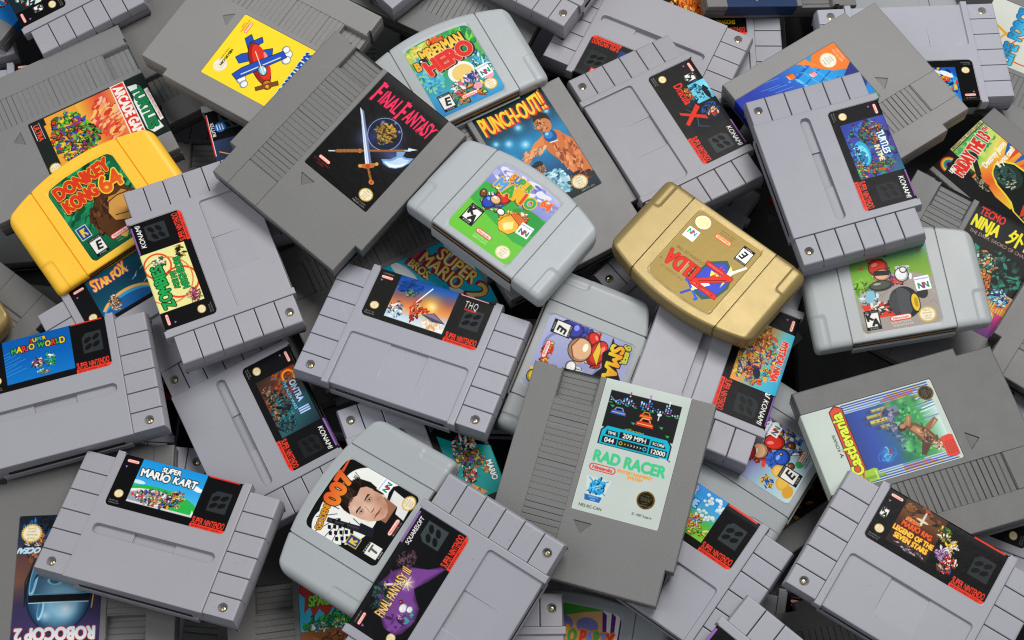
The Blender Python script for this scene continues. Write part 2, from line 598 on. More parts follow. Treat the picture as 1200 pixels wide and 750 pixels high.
class Print:
    def __init__(self, w, h, bg):
        self.w, self.h = w, h
        self.W, self.H = int(w * SS), int(h * SS)
        self.a = np.empty((self.H, self.W, 3), np.float32)
        self.a[:] = hexc(bg)
        self.clipm = None
        self.tf = None
        self.r = random.Random(int(w * h * 10) + self.W)

    def seed(self, n):
        self.r = random.Random(n)

    def clip(self, x0=None, y0=None, x1=None, y1=None):
        if x0 is None:
            self.clipm = None
        else:
            self.clipm = (int(x0 * SS), int((self.h - y1) * SS), int(x1 * SS), int((self.h - y0) * SS))

    def raster(self, E, pad=0):
        E = np.asarray(E, np.float64)
        if self.tf:
            cx, cy, s, dx, dy = self.tf
            E = (E - (cx, cy)) * s + (cx + dx, cy + dy)
        P = E.copy()
        P[..., 0] = E[..., 0] * SS
        P[..., 1] = (self.h - E[..., 1]) * SS
        x0 = max(0, int(P[..., 0].min()) - 1 - pad); x1 = min(self.W, int(P[..., 0].max()) + 2 + pad)
        y0 = max(0, int(P[..., 1].min()) - 1 - pad); y1 = min(self.H, int(P[..., 1].max()) + 2 + pad)
        if self.clipm:
            c = self.clipm
            x0, y0, x1, y1 = max(x0, c[0]), max(y0, c[1]), min(x1, c[2]), min(y1, c[3])
        if x1 <= x0 or y1 <= y0:
            return None
        h, w = y1 - y0, x1 - x0
        M = np.zeros((h, w + 1), np.int32)
        ax, ay, bx, by = P[:, 0, 0], P[:, 0, 1], P[:, 1, 0], P[:, 1, 1]
        sw = ay > by
        ax, bx = np.where(sw, bx, ax), np.where(sw, ax, bx)
        ay, by = np.where(sw, by, ay), np.where(sw, ay, by)
        r0 = np.maximum(np.ceil(ay - 0.5 - y0), 0).astype(int)
        r1 = np.minimum(np.ceil(by - 0.5 - y0), h).astype(int)
        n = np.maximum(r1 - r0, 0)
        k = np.repeat(np.arange(len(n)), n)
        if len(k):
            off = np.arange(len(k)) - np.repeat(np.cumsum(n) - n, n)
            rows = r0[k] + off
            t = (rows + 0.5 + y0 - ay[k]) / np.maximum(by[k] - ay[k], 1e-9)
            xc = ax[k] + t * (bx[k] - ax[k])
            cc = np.clip(np.ceil(xc - 0.5 - x0), 0, w).astype(int)
            np.add.at(M, (rows, cc), 1)
        m = (np.cumsum(M, 1)[:, :w] & 1).astype(np.float32)
        return x0, y0, m

    @staticmethod
    def grow(m, r):
        if r < 0.6:
            return m
        o = m.copy()
        R = int(math.ceil(r))
        H, W = m.shape
        for dy in range(-R, R + 1):
            q = r * r - dy * dy
            if q < 0:
                continue
            wd = int(math.sqrt(q))
            for dx in ({-wd, -wd // 2, 0, wd // 2, wd} if wd > 2 else range(-wd, wd + 1)):
                ys, yd = (max(0, -dy), max(0, dy)); xs, xd = (max(0, -dx), max(0, dx))
                hh, ww = H - abs(dy), W - abs(dx)
                if hh > 0 and ww > 0:
                    np.maximum(o[yd:yd + hh, xd:xd + ww], m[ys:ys + hh, xs:xs + ww], out=o[yd:yd + hh, xd:xd + ww])
        return o

    def put(self, x0, y0, m, c, a=1.0, c2=None):
        h, w = m.shape
        A = self.a[y0:y0 + h, x0:x0 + w]
        mm = (m * a)[..., None]
        if c2 is not None:
            t = np.linspace(0, 1, h, dtype=np.float32)[:, None, None]
            cc = hexc(c) * (1 - t) + hexc(c2) * t
        else:
            cc = hexc(c)
        A += (cc - A) * mm

    def fill(self, pts, c, a=1.0, c2=None, grow=0):
        p = np.asarray(pts, np.float64)
        E = np.stack([p, np.roll(p, -1, 0)], 1)
        q = self.raster(E, int(grow) + 1)
        if q:
            self.put(q[0], q[1], self.grow(q[2], grow) if grow else q[2], c, a, c2)

    def rect(self, x0, y0, x1, y1, c, a=1.0, c2=None):
        self.fill([(x0, y0), (x1, y0), (x1, y1), (x0, y1)], c, a, c2)

    def ell(self, cx, cy, rx, ry=None, c='ffffff', ang=0, a=1.0, c2=None, n=28):
        ry = rx if ry is None else ry
        t = np.linspace(0, 2 * np.pi, n, endpoint=False)
        ca, sa = math.cos(math.radians(ang)), math.sin(math.radians(ang))
        x, y = rx * np.cos(t), ry * np.sin(t)
        self.fill(np.stack([cx + x * ca - y * sa, cy + x * sa + y * ca], 1), c, a, c2)

    def line(self, pts, w, c, a=1.0):
        for (x0, y0), (x1, y1) in zip(pts[:-1], pts[1:]):
            d = math.hypot(x1 - x0, y1 - y0) or 1
            nx, ny = -(y1 - y0) / d * w / 2, (x1 - x0) / d * w / 2
            self.fill([(x0 + nx, y0 + ny), (x1 + nx, y1 + ny), (x1 - nx, y1 - ny), (x0 - nx, y0 - ny)], c, a)

    def ring(self, cx, cy, r, w, c, ang0=0, ang1=360, ry=None):
        ry = ry or r
        t = np.radians(np.linspace(ang0, ang1, 40))
        p = [(cx + (r + w / 2) * math.cos(q), cy + (ry + w / 2) * math.sin(q)) for q in t]
        p += [(cx + (r - w / 2) * math.cos(q), cy + (ry - w / 2) * math.sin(q)) for q in t[::-1]]
        self.fill(p, c)

    def grad(self, x0, y0, x1, y1, stops, ang=90):
        """Linear blend through the given colours, along ang degrees."""
        X0, X1 = int(x0 * SS), int(x1 * SS); Y0, Y1 = int((self.h - y1) * SS), int((self.h - y0) * SS)
        X0, Y0 = max(X0, 0), max(Y0, 0)
        A = self.a[Y0:Y1, X0:X1]
        if A.size == 0:
            return
        gy, gx = np.mgrid[0:1:A.shape[0] * 1j, 0:1:A.shape[1] * 1j]
        gy = 1 - gy
        ca, sa = math.cos(math.radians(ang)), math.sin(math.radians(ang))
        t = gx * ca + gy * sa
        t = (t - t.min()) / (t.max() - t.min() + 1e-9) * (len(stops) - 1)
        C = np.array([hexc(s) for s in stops])
        i = np.clip(t.astype(int), 0, len(stops) - 2); f = (t - i)[..., None]
        A[:] = C[i] * (1 - f) + C[i + 1] * f

    def glow(self, cx, cy, r, c, a=1.0):
        X0, X1 = max(0, int((cx - r) * SS)), min(self.W, int((cx + r) * SS))
        Y0, Y1 = max(0, int((self.h - cy - r) * SS)), min(self.H, int((self.h - cy + r) * SS))
        if X1 <= X0 or Y1 <= Y0:
            return
        yy, xx = np.mgrid[Y0:Y1, X0:X1]
        d = np.hypot(xx / SS - cx, self.h - yy / SS - cy) / r
        m = np.clip(1 - d, 0, 1) ** 1.6 * a
        A = self.a[Y0:Y1, X0:X1]
        A += (hexc(c) - A) * m[..., None].astype(np.float32)

    def dabs(self, cx, cy, rx, ry, pal, n=40, s=1.2, ang=None, a=1.0, ol=None):
        """Loose painterly strokes scattered over an ellipse."""
        r = self.r
        s *= 0.82
        for _ in range(int(n * 1.25)):
            t = r.random() * 6.283; q = math.sqrt(r.random())
            x, y = cx + rx * q * math.cos(t), cy + ry * q * math.sin(t)
            k = s * (0.5 + r.random())
            th = math.radians(ang + r.uniform(-25, 25)) if ang is not None else r.random() * 6.283
            L, Wd = k * r.uniform(0.9, 1.7), k * r.uniform(0.35, 0.8)
            pts = []
            m = 7
            for i in range(m):
                u = 6.283 * i / m
                g = r.uniform(0.75, 1.25)
                px, py = L * g * math.cos(u), Wd * g * math.sin(u)
                pts.append((x + px * math.cos(th) - py * math.sin(th), y + px * math.sin(th) + py * math.cos(th)))
            c = hexc(pal[r.randrange(len(pal))])
            q = r.random()
            if ol is not False and q < .55:
                # inked stroke: dark edge, body colour, a lit streak
                P = np.array(pts)
                self.fill(P, c * .28, a)
                m0 = P.mean(0)
                self.fill((P - m0) * .74 + m0 + (-.05 * L, .07 * L), c, a)
                if q < .25:
                    self.fill((P - m0) * .3 + m0 + (-.16 * L, .16 * L), np.clip(c * 1.25 + .12, 0, 1), a)
            else:
                self.fill(pts, c, a)

    def orb(self, cx, cy, rx, ry, c, ol='17120f', ang=0, hl=.35):
        """Inked round shape with a shaded side and a highlight, as in comic art."""
        c = hexc(c)
        self.ell(cx, cy, rx, ry, ol, ang=ang, n=40)
        self.ell(cx, cy, rx - .45, ry - .45, c * .72, ang=ang, n=40)
        self.ell(cx - rx * .08, cy + ry * .10, rx * .86 - .3, ry * .84 - .3, c, ang=ang, n=40)
        self.ell(cx - rx * .3, cy + ry * .38, rx * .34, ry * .22, np.clip(c + hl, 0, 1), ang=ang, n=30)

    def shape(self, pts, c, ol='17120f', w=3):
        self.fill(pts, ol, grow=w)
        self.fill(pts, c)

    def text(self, s, x, y, h, c, ang=0, bold=0.0, sx=1.0, sp=0.0, shear=0.0, al='l', out=None, warp=None, jit=0.0, c2=None, colors=None, sh=None, W=None):
        """Lettering: cap height h mm; out = [(width mm, colour), ...] outermost first; sh = (dx, dy, colour) drop copy."""
        gl = []
        w = 0.0
        for ch in s:
            E, adv = glyph(ch)
            gl.append((E, w)); w += adv + sp
        w -= sp
        if W:
            sx = W / (w * h)
        ox = {'l': 0, 'c': -w / 2, 'r': -w}[al]
        ca, sa = math.cos(math.radians(ang)), math.sin(math.radians(ang))
        ms = []
        pad = int(max([bold] + [o[0] + bold for o in (out or [])]) * SS) + 3
        for k, (E, gx) in enumerate(gl):
            if len(E) == 0:
                continue
            P = E.copy().astype(np.float64)
            cxg = (P[..., 0].min() + P[..., 0].max()) / 2
            if jit:
                r = self.r
                th = math.radians(r.uniform(-9, 9) * jit); sc = 1 + r.uniform(-.12, .12) * jit; dy = r.uniform(-.10, .10) * jit
                qx, qy = (P[..., 0] - cxg) * sc, (P[..., 1] - .5) * sc
                P = np.stack([cxg + qx * math.cos(th) - qy * math.sin(th), .5 + dy + qx * math.sin(th) + qy * math.cos(th)], -1)
            X = (P[..., 0] + gx + ox) * sx * h
            Y = P[..., 1] * h
            if warp:
                X, Y = warp(X, Y, w * sx * h)
            X = X + Y * shear
            E2 = np.stack([x + X * ca - Y * sa, y + X * sa + Y * ca], -1)
            q = self.raster(E2, pad)
            if q:
                m = self.grow(q[2], bold * SS)
                ms.append((q[0], q[1], m, k))
        if sh:
            for x0, y0, m, k in ms:
                g = self.grow(m, (out[0][0] if out else 0) * SS)
                X0, Y0 = x0 + int(sh[0] * SS), y0 - int(sh[1] * SS)
                if X0 >= 0 and Y0 >= 0:
                    hh = min(g.shape[0], self.H - Y0); ww = min(g.shape[1], self.W - X0)
                    if hh > 0 and ww > 0:
                        self.put(X0, Y0, g[:hh, :ww], sh[2])
        for ow, oc in (out or []):
            for x0, y0, m, k in ms:
                self.put(x0, y0, self.grow(m, ow * SS), oc)
        for x0, y0, m, k in ms:
            cc = colors[k % len(colors)] if colors else c
            self.put(x0, y0, m, cc, 1.0, c2)
        return w * sx * h

    def done(self):
        H, W = self.H // 2 * 2, self.W // 2 * 2
        a = self.a[:H, :W]
        a = (a[::2, ::2] + a[1::2, ::2] + a[::2, 1::2] + a[1::2, 1::2]) / 4
        # print never reaches pure black or pure white
        a = a.mean(2, keepdims=True) + (a - a.mean(2, keepdims=True)) * 1.08
        return np.clip(a * 0.95 + 0.012, 0, 1)


# ---- marks that recur
def pill(p, x, y, w=9.0, ang=0, c='e2231a', bg='f4efe6', sub=None):
    """Rounded oval word mark, centre x, y."""
    h = w * 0.27
    ca, sa = math.cos(math.radians(ang)), math.sin(math.radians(ang))

    def cap(r, L):
        pts = []
        for t in range(-90, 91, 15):
            pts.append((L / 2 + r * math.cos(math.radians(t)), r * math.sin(math.radians(t))))
        for t in range(90, 271, 15):
            pts.append((-L / 2 + r * math.cos(math.radians(t)), r * math.sin(math.radians(t))))
        return [(x + a * ca - b * sa, y + a * sa + b * ca) for a, b in pts]
    p.fill(cap(h / 2, w - h), c)
    p.fill(cap(h / 2 * 0.74, w - h), bg)
    th = h * 0.46
    p.text("Nintendo", x + th / 2 * sa, y - th / 2 * ca, th, c, ang, bold=0.07 * w / 9, al='c', sx=(w * .80) / (th * 5.9))


def seal(p, x, y, r=3.6, c='d9b45b', ang=0, c1='f3ead0', tx='b08c3c'):
    n = 26
    pts = []
    for k in range(2 * n):
        t = math.pi * k / n
        q = r * (1.0 if k % 2 else 0.88)
        pts.append((x + q * 1.08 * math.cos(t), y + q * math.sin(t)))
    p.fill(pts, c)
    p.ell(x, y, r * 0.84, r * 0.76, c1)
    for k, (s, o) in enumerate((("Official", .42), ("Nintendo", .08), ("Seal of", -.26), ("Quality", -.56))):
        p.text(s, x - math.sin(math.radians(ang)) * r * o, y + math.cos(math.radians(ang)) * r * o, r * .2, tx, ang, bold=.02, al='c', sx=.95)


def rating(p, x, y, w, letter, ang=0):
    """Content rating box, lower left corner at x, y."""
    h = w * 1.38
    ca, sa = math.cos(math.radians(ang)), math.sin(math.radians(ang))

    def T(a, b):
        return (x + a * ca - b * sa, y + a * sa + b * ca)

    def R(a0, b0, a1, b1, c):
        p.fill([T(a0, b0), T(a1, b0), T(a1, b1), T(a0, b1)], c)
    R(0, 0, w, h, '111111'); R(w * .06, h * .16, w * .94, h * .86, 'f2f0ea')
    top = {'E': "EVERYONE", 'T': "TEEN", 'K-A': "KIDS TO ADULTS"}[letter]
    q = T(w / 2, h * .885); p.text(top, q[0], q[1], h * .08, 'f2f0ea', ang, al='c', sx=(w * .82) / (h * .08 * len(top) * .86))
    q = T(w / 2, h * .04); p.text("ESRB", q[0], q[1], h * .085, 'f2f0ea', ang, al='c', sx=1.5, bold=.05)
    if letter == 'K-A':
        q = T(w * .34, h * .50); p.text("K", q[0], q[1], h * .33, '1a1a1a', ang + 8, bold=.05 * w, al='c')
        q = T(w * .66, h * .21); p.text("A", q[0], q[1], h * .34, '1a1a1a', ang - 6, bold=.05 * w, al='c')
    else:
        q = T(w * .5, h * .30); p.text(letter, q[0], q[1], h * .44, '1a1a1a' if letter == 'E' else '555550', ang - (8 if letter == 'E' else 0), bold=.35, al='c', shear=.12)


def n64mark(p, x, y, s, ang=0, bg='ffffff'):
    """White square with the four colour N, centre x, y."""
    ca, sa = math.cos(math.radians(ang)), math.sin(math.radians(ang))

    def T(a, b):
        return (x + (a * ca - b * sa) * s, y + (a * sa + b * ca) * s)
    if bg:
        p.fill([T(-.5, -.5), T(.5, -.5), T(.5, .5), T(-.5, .5)], bg)
    q = T(0, .27); p.text("NINTENDO", q[0], q[1], s * .1, '2a3a9c', ang, al='c', bold=.03, sx=1.2)

    def N(ox, oy, k, a, b):  # one face of the letter
        p.fill([T(ox, oy), T(ox + .1 * k, oy), T(ox + .1 * k, oy + .42), T(ox, oy + .42)], a)
        p.fill([T(ox + .27 * k, oy), T(ox + .37 * k, oy), T(ox + .37 * k, oy + .42), T(ox + .27 * k, oy + .42)], a)
        p.fill([T(ox, oy + .42), T(ox + .1 * k, oy + .42), T(ox + .37 * k, oy), T(ox + .27 * k, oy)], b)
    N(-.36, -.36, 1.05, '1f8a44', '2d3f9e'); N(0.0, -.36, 1.05, '2d3f9e', '1f8a44')
    p.fill([T(-.36, -.30), T(-.26, -.36), T(-.26, .0), T(-.36, .06)], '1f8a44'); p.fill([T(-.05, -.40), T(.06, -.40), T(.06, .0), T(-.05, .0)], 'd8262c')
    p.fill([T(.28, -.36), T(.39, -.30), T(.39, .0), T(.28, .0)], '1f8a44'); p.fill([T(-.30, .0), T(-.20, .06), T(-.2, -.08)], 'eab31a'); p.fill([T(.08, .06), T(.20, .0), T(.14, -.12)], 'd8262c')


def sfcmark(p, x, y, s=11.0, c='2c3032', d='0e0f10'):
    """Square with four ovals."""
    p.fill([(x - s / 2, y - s * .55), (x + s / 2, y - s * .55), (x + s / 2, y + s * .55), (x - s * .28, y + s * .55), (x - s / 2, y + s * .3)], c)
    for (a, b) in ((-.2, .14), (.19, .22), (-.2, -.2), (.17, -.14)):
        p.ell(x + a * s * 1.1, y + b * s * 1.1, s * .215, s * .12, d, ang=35)


def snes_base(pub=None, stripe=None, art=(12.5, 5.0, 57.5, 35.7), code="SNS-XX-USA", black='0b0b0c', lic=False, mark='2c3032', sn='e8402c'):
    p = Print(81.2, 35.7, black)
    pill(p, 6.6, 32.2 if not lic else 30.6, 8.4)
    if lic:
        p.text("LICENSED BY", 6.6, 32.8, .9, 'd8d4cc', al='c')
    p.fill([(2.6, 28.6), (4.6, 28.6), (3.6, 27.0)], 'b06cc0')
    seal(p, 6.2, 9.2, 3.0)
    p.text(code, 1.7, 3.6, .85, 'c8c6c0', sx=.9); p.text("MADE IN JAPAN", 1.7, 2.1, .85, 'c8c6c0', sx=.8)
    sfcmark(p, 70.6, 20.0, 13.0, mark)
    # platform word mark over its bar
    p.text("SUPER NINTENDO", 58.2, 3.1, 4.2, sn, W=21.6, bold=.20, warp=lambda X, Y, w: (X, Y * (1 - .12 * np.sin(X / w * 3.14))))
    p.rect(57.8, 0, 81.2, 2.7, 'f0402e')
    p.text("ENTERTAINMENT SYSTEM", 59.0, .75, 1.1, '30100c', sx=1.0)
    if pub:
        pub(p)
    if stripe:
        p.rect(57.5, 34.9, 79.5, 35.7, stripe)
    return p
# ---------------------------------------------------------------- the label designs
def konami(p, x=61.5, y=29.4, logo=False):
    p.text("KONAMI", x, y, 3.3, 'f4f2ee', bold=.16, shear=.18, sx=.92)
    p.rect(57.8, 34.7, 79.0, 35.7, '8f62a8')
    if logo:
        p.line([(56.5, y + 3.4), (58.2, y + 1.8), (57.4, y), (59.4, y + .4), (59.6, y + 2.4), (60.4, y + 3.4)], .9, 'f4f2ee')


def l_kart():
    p = snes_base(code="SNS-MK-USA")
    p.clip(12.5, 5.5, 57.3, 35.7)
    p.grad(12.5, 5.5, 57.3, 35.7, ['7cc9ea', '39a9e0', '1e8fd4'])
    p.ell(52, 25, 3.6, 1.6, 'f4f8fa'); p.ell(55, 24.2, 3, 1.4, 'f4f8fa'); p.ell(15, 20, 5, 1.3, 'd8eef6')
    p.ell(30, 6, 32, 13.5, '2fae4a'); p.ell(30, 5, 29, 12.2, 'f1f1ea'); p.ell(30, 3.5, 27.5, 12, '9aa3ad'); p.ell(48, 9, 8, 7, '2fae4a')
    p.rect(12.5, 5.5, 57.3, 7.0, 'd6d8d6')
    p.seed(3)
    p.dabs(32, 12, 15.5, 5.5, ['c2452c', '2d5fb0', 'd8a23c', 'f0ead8', '2a2422', '3f9a4a', 'd98c5a', 'e7c9a2', '7b3f8c'], 190, 1.15, ol=None)
    p.dabs(44, 17, 5, 3.2, ['b8482c', 'e7c9a2', '2a2422', 'd8a23c'], 30, 1.0)
    for k in range(3):
        p.rect(14 + k * 3.2, 10.4, 15.7 + k * 3.2, 12.2, 'e2332a' if k % 2 == 0 else 'f4f4f4')
    p.clip()
    p.text("SUPER", 33.5, 30.3, 3.3, 'f4f4f0', bold=.3, al='c', jit=.8, sx=.95, out=[(.45, '15181c')])
    p.text("MARIO KART", 33.5, 24.4, 4.7, 'f4f4f0', bold=.38, al='c', jit=.9, sx=.90, sp=.04, out=[(.5, '15181c')])
    p.rect(58, 34.7, 79, 35.7, 'd83228')
    return p


def l_world():
    p = snes_base(code="SNS-MW-USA")
    p.clip(12.5, 4.5, 57.3, 35.7)
    p.grad(12.5, 4.5, 57.3, 35.7, ['1673be', '0d5fae', '0b57a4'])
    for k in range(8):
        y = 8 + k * 2.2
        p.line([(12.5, y + 2.6), (12.5 + 14 - k % 3 * 3, y + 5.4)], .35, '5da4dc', .8)
    p.seed(8)
    p.dabs(42, 16, 3.4, 5, ['32a24a', '2a8c40', 'f2f2ec', '3fb458'], 34, 1.1)
    p.dabs(34, 15, 4, 3.4, ['d8342c', 'f4f0e6', 'e8bc94', 'e9c23a', '3a2a20'], 34, .95)
    p.dabs(37, 8.4, 4.4, 2.0, ['32a24a', 'f2f2ec', 'e0662c'], 20, .9)
    p.clip()
    W = ['e9c52c', '39a24c', 'd9382e', '3f7fd0']
    p.text("SUPER", 36, 30.6, 2.6, 'e9c52c', bold=.25, al='c', jit=.8, out=[(.4, '10131a')], colors=['d9382e', 'e9c52c', '39a24c', '3f7fd0', 'e9c52c'])
    p.text("MARIO WORLD", 35.5, 25.4, 3.9, 'e9c52c', bold=.34, al='c', jit=1, sx=.83, sp=.06, out=[(.45, '10131a')],
           colors=['39a24c', 'e9c52c', 'd9382e', '3f7fd0', 'e9c52c', 'e9c52c', '39a24c', 'e9c52c', 'd9382e', '39a24c', 'e9c52c'])
    p.rect(58, 34.7, 79, 35.7, 'd83228')
    return p


def l_snow():
    p = snes_base(code="SNS-UM-USA", lic=True, black='1b1c1a', mark='33383a')
    p.clip(15, 4.0, 56, 35.7)
    p.grad(15, 4, 56, 35.7, ['e8f0f4', 'c8d8e4', 'e88c4a', '8c5c5c', '2c5ca8', '16408c'], 100)
    p.glow(41, 21, 12, 'ffd75a', .9); p.glow(43, 20, 5, 'fff3c0', .9)
    p.seed(5)
    p.dabs(24, 30, 8, 5, ['1a3f86', '214f9a', '12306a'], 50, 2, ang=20, ol=False)
    p.dabs(20, 11, 6, 6, ['f2f6f8', 'bcd4e6', '5e86a8', '2f4f68'], 60, 1.1, ol=False)
    p.dabs(48, 8, 9, 3.5, ['f4f2ea', 'f0d8b0', 'e2a86a'], 50, 1.3, ol=False)
    p.dabs(26, 25, 4, 2.4, ['5f8f6a', '7aa884', '3d6a50'], 22, 1.0)
    p.dabs(33, 14, 3.2, 8.5, ['d23c22', 'e2552c', '8c2418', 'e8b088'], 60, 1.2, ang=80)
    p.dabs(38, 16, 4, 2, ['d23c22', 'e2552c'], 16, 1.0)
    p.line([(31.5, 20), (38.5, 33)], .9, 'e8f4fa'); p.line([(31.5, 20), (38.5, 33)], .4, 'ffffff')
    p.fill([(38, 13), (46, 16.5), (55.5, 11.2), (47, 10.2)], '4a4656'); p.fill([(39, 13.4), (46, 15.8), (53, 12)], '8a7486')
    p.clip()
    p.text("THQ", 67.0, 27.2, 5.0, 'f4f2ee', bold=.10, al='c', sx=.55, sp=.12)
    p.rect(63, 25.6, 71.5, 26.6, 'd83228')
    p.rect(57.5, 35.0, 77.0, 35.7, 'e8a0b8')
    return p


def l_rpg():
    p = snes_base(code="SNS-ARWE-USA")
    rating(p, 1.6, 16.2, 5.2, 'K-A')
    p.clip(12.5, 4.8, 57.3, 35.7)
    p.grad(12.5, 12, 40, 35.7, ['1a1210', '4a2a1a', '6e4426', '3a2418'])
    p.seed(11)
    p.dabs(24, 31, 11, 4, ['7c4e2c', '4a2c1c', '8c6038', '2c1c14'], 60, 2, ang=10, ol=False)
    p.rect(12.5, 5, 40, 15, '2a201c')
    p.dabs(28, 7, 10, 2, ['b8a0a8', '6a5a62', '3a3236'], 26, 1.4, ang=5)
    p.fill([(26.2, 34.5), (27.2, 34.5), (27.6, 24), (25.8, 24)], 'd8d4cc'); p.ell(26.7, 27, 4.0, .8, 'e9d9c0'); p.ell(26.7, 33.8, 1.0, 1.0, 'c23a2a')
    p.dabs(42, 27, 4.6, 4.6, ['3d8c3a', 'd87a2c', 'e6c840', 'f0e8d0', '2a4a20'], 60, 1.1)
    p.dabs(49, 22, 3.6, 4.6, ['f0c832', 'e6a82a', 'f2dcc0', 'f4f0e8'], 48, 1.1)
    p.dabs(46.5, 15.5, 4.4, 4.2, ['a878b4', 'c49cc8', '8a5c9a', 'f0d8e8'], 50, 1.2)
    p.dabs(53, 13.5, 4.0, 4.0, ['d8342a', 'e8bc94', 'f4f0e6', 'b82a22'], 46, 1.1)
    p.dabs(51, 8, 4.6, 3.2, ['2c4fae', 'd8342a', 'e8bc94', '6a3a20'], 40, 1.1)
    p.clip()
    Y = 'f0c020'
    p.text("SUPER", 17.5, 22.4, 2.3, 'e2622a', bold=.3, jit=.8, ang=-4, out=[(.3, 'f4e08a')])
    p.text("MARIO RPG", 16.2, 18.6, 3.3, 'e2622a', bold=.34, jit=.5, sx=.8, out=[(.35, 'f4e08a'), (.55, '5a1a10')])
    p.text("LEGEND OF THE", 12.8, 13.9, 3.0, Y, bold=.32, sx=.79, sp=.04, out=[(.35, 'a83a1a')], c2='f8e070')
    p.text("SEVEN STARS", 15.5, 9.6, 3.1, Y, bold=.32, sx=.80, sp=.04, out=[(.35, 'a83a1a')], c2='f8e070')
    p.rect(58, 34.7, 79, 35.7, 'e8402c')
    return p


def l_zomb():
    p = snes_base(pub=konami, code="SNS-ZA-USA")
    p.clip(12.5, 5.2, 57.3, 35.7)
    p.rect(12.5, 5.2, 57.3, 35.7, 'ece79a')
    p.ring(30, 16, 11, 1.3, 'd8482c', ry=12); p.ring(46, 27, 9, 1.1, 'd8482c'); p.ring(34, 24, 17, .8, 'e0704a')
    p.seed(2)
    p.dabs(48, 25, 4.4, 4.4, ['3a8c5a', 'e8e0c0', '2c5040', 'd87a4a', 'f0ecd8'], 50, 1.1)
    p.dabs(51, 10, 5, 3.5, ['3a3020', 'c8b070', '20180c'], 30, 1.3, ang=90)
    p.dabs(18, 10.5, 5.4, 4, ['c8a070', '8a5a3c', 'a8406a', '5c2a3c', 'e0c8a0'], 56, 1.2)
    p.clip()
    p.text("ZOMBIES", 14.2, 24.6, 7.4, '22a04c', bold=.5, jit=.6, sx=.74, out=[(.5, '0e1a10')])
    p.text("ATE MY", 26, 17.4, 3.4, '22a04c', bold=.32, jit=.6, sx=.8, out=[(.35, '0e1a10')])
    p.text("NEIGHBORS", 24, 11.6, 4.2, '22a04c', bold=.34, jit=.6, sx=.72, out=[(.35, '0e1a10')])
    return p


def l_drac():
    p = snes_base(pub=konami, code="SNS-ADZE-USA", black='1c1c1b', mark='3a3f40')
    rating(p, 10.5, 23.0, 6.6, 'K-A')
    p.clip(12.5, 5.0, 57.3, 31)
    p.seed(4)
    p.grad(17, 14, 57, 31, ['23303a', '141c24', '2f6c86'], 80)
    p.clip(18, 8, 57.3, 35.7)
    p.grad(19, 22, 38, 35.7, ['5ec0dc', '8ee0f0', '3e94b8'], 20)
    p.rect(36, 8, 57.3, 35.7, '16181c')
    p.dabs(28, 25, 7, 6, ['1d4a62', '2f7c98', '0e1c26', '74c4d8'], 50, 1.5, ol=False)
    p.dabs(30, 32, 4.5, 1.6, ['0e1418', '1c2c34'], 16, 1.5, ang=0)
    p.dabs(44, 27, 6, 6, ['1c3c6a', '27509a', '0c1016', '2a3038'], 60, 1.5)
    p.dabs(46, 28, 3, 4, ['d8542c', 'e8c8a0', 'b83420', 'f0e4d0'], 30, 1.1)
    p.dabs(25, 20, 4.5, 2.6, ['d87a2c', 'e8b83c', 'c0402a'], 30, 1.0)
    p.line([(36, 12), (44, 16), (52, 13), (56, 20)], .25, '7aa8d8')
    p.clip()
    p.text("Dracula", 14.5, 13.2, 6.2, 'd83a2a', bold=.34, sx=.62, sp=.02, out=[(.3, '2a0c0a')])
    p.fill([(36, 6), (38.5, 6), (50, 22), (46.5, 22)], 'd8341f'); p.fill([(35, 20), (38.5, 21.5), (49, 7), (46.5, 5.5)], 'd8341f')
    return p


def l_time():
    p = snes_base(pub=konami, code="SNS-T4-USA", mark='1e2124')
    p.clip(12.5, 5.2, 57.3, 35.7)
    p.grad(12.5, 5.2, 57.3, 35.7, ['2c3c8c', '3a4ea8', '50408c', '2c6a7c'], 40)
    p.seed(21)
    p.dabs(35, 20, 23, 15, ['2c3c9c', '4a3c90', '3878b8', '58407c', '1c2450', '2c8c6c'], 260, 1.7, ol=False)
    p.dabs(24, 24, 9, 9, ['3f7c3a', 'b04a2c', '2c3c2c', 'c8a04c', '7c2c3c'], 90, 1.3)
    p.dabs(50, 22, 6, 10, ['3f7c3a', 'c8502c', '2c3c2c', '4aa048', '803c6c'], 70, 1.3)
    p.ell(38, 13, 10, 5, '2aa8c8'); p.ell(39, 13, 7.6, 3.6, '7cd8e8'); p.ell(41, 13, 5, 2.4, '2c80b0')
    p.dabs(39, 11, 9, 4, ['1c5c8c', '9ce4f0', '2c3c7c'], 26, 1.1)
    p.dabs(50, 8, 7, 3, ['c8702c', 'd8c84c', '3f9c4a', '2c3c6c'], 44, 1.1)
    p.clip()
    p.text("TURTLES", 24, 26.8, 4.4, 'e8f4f0', bold=.3, jit=.5, sx=.72, out=[(.4, '1c3c8c')])
    p.text("IN TIME", 34, 22.0, 3.4, 'e8d8b0', bold=.3, jit=.5, sx=.75, out=[(.4, '1c3c6c')])
    return p


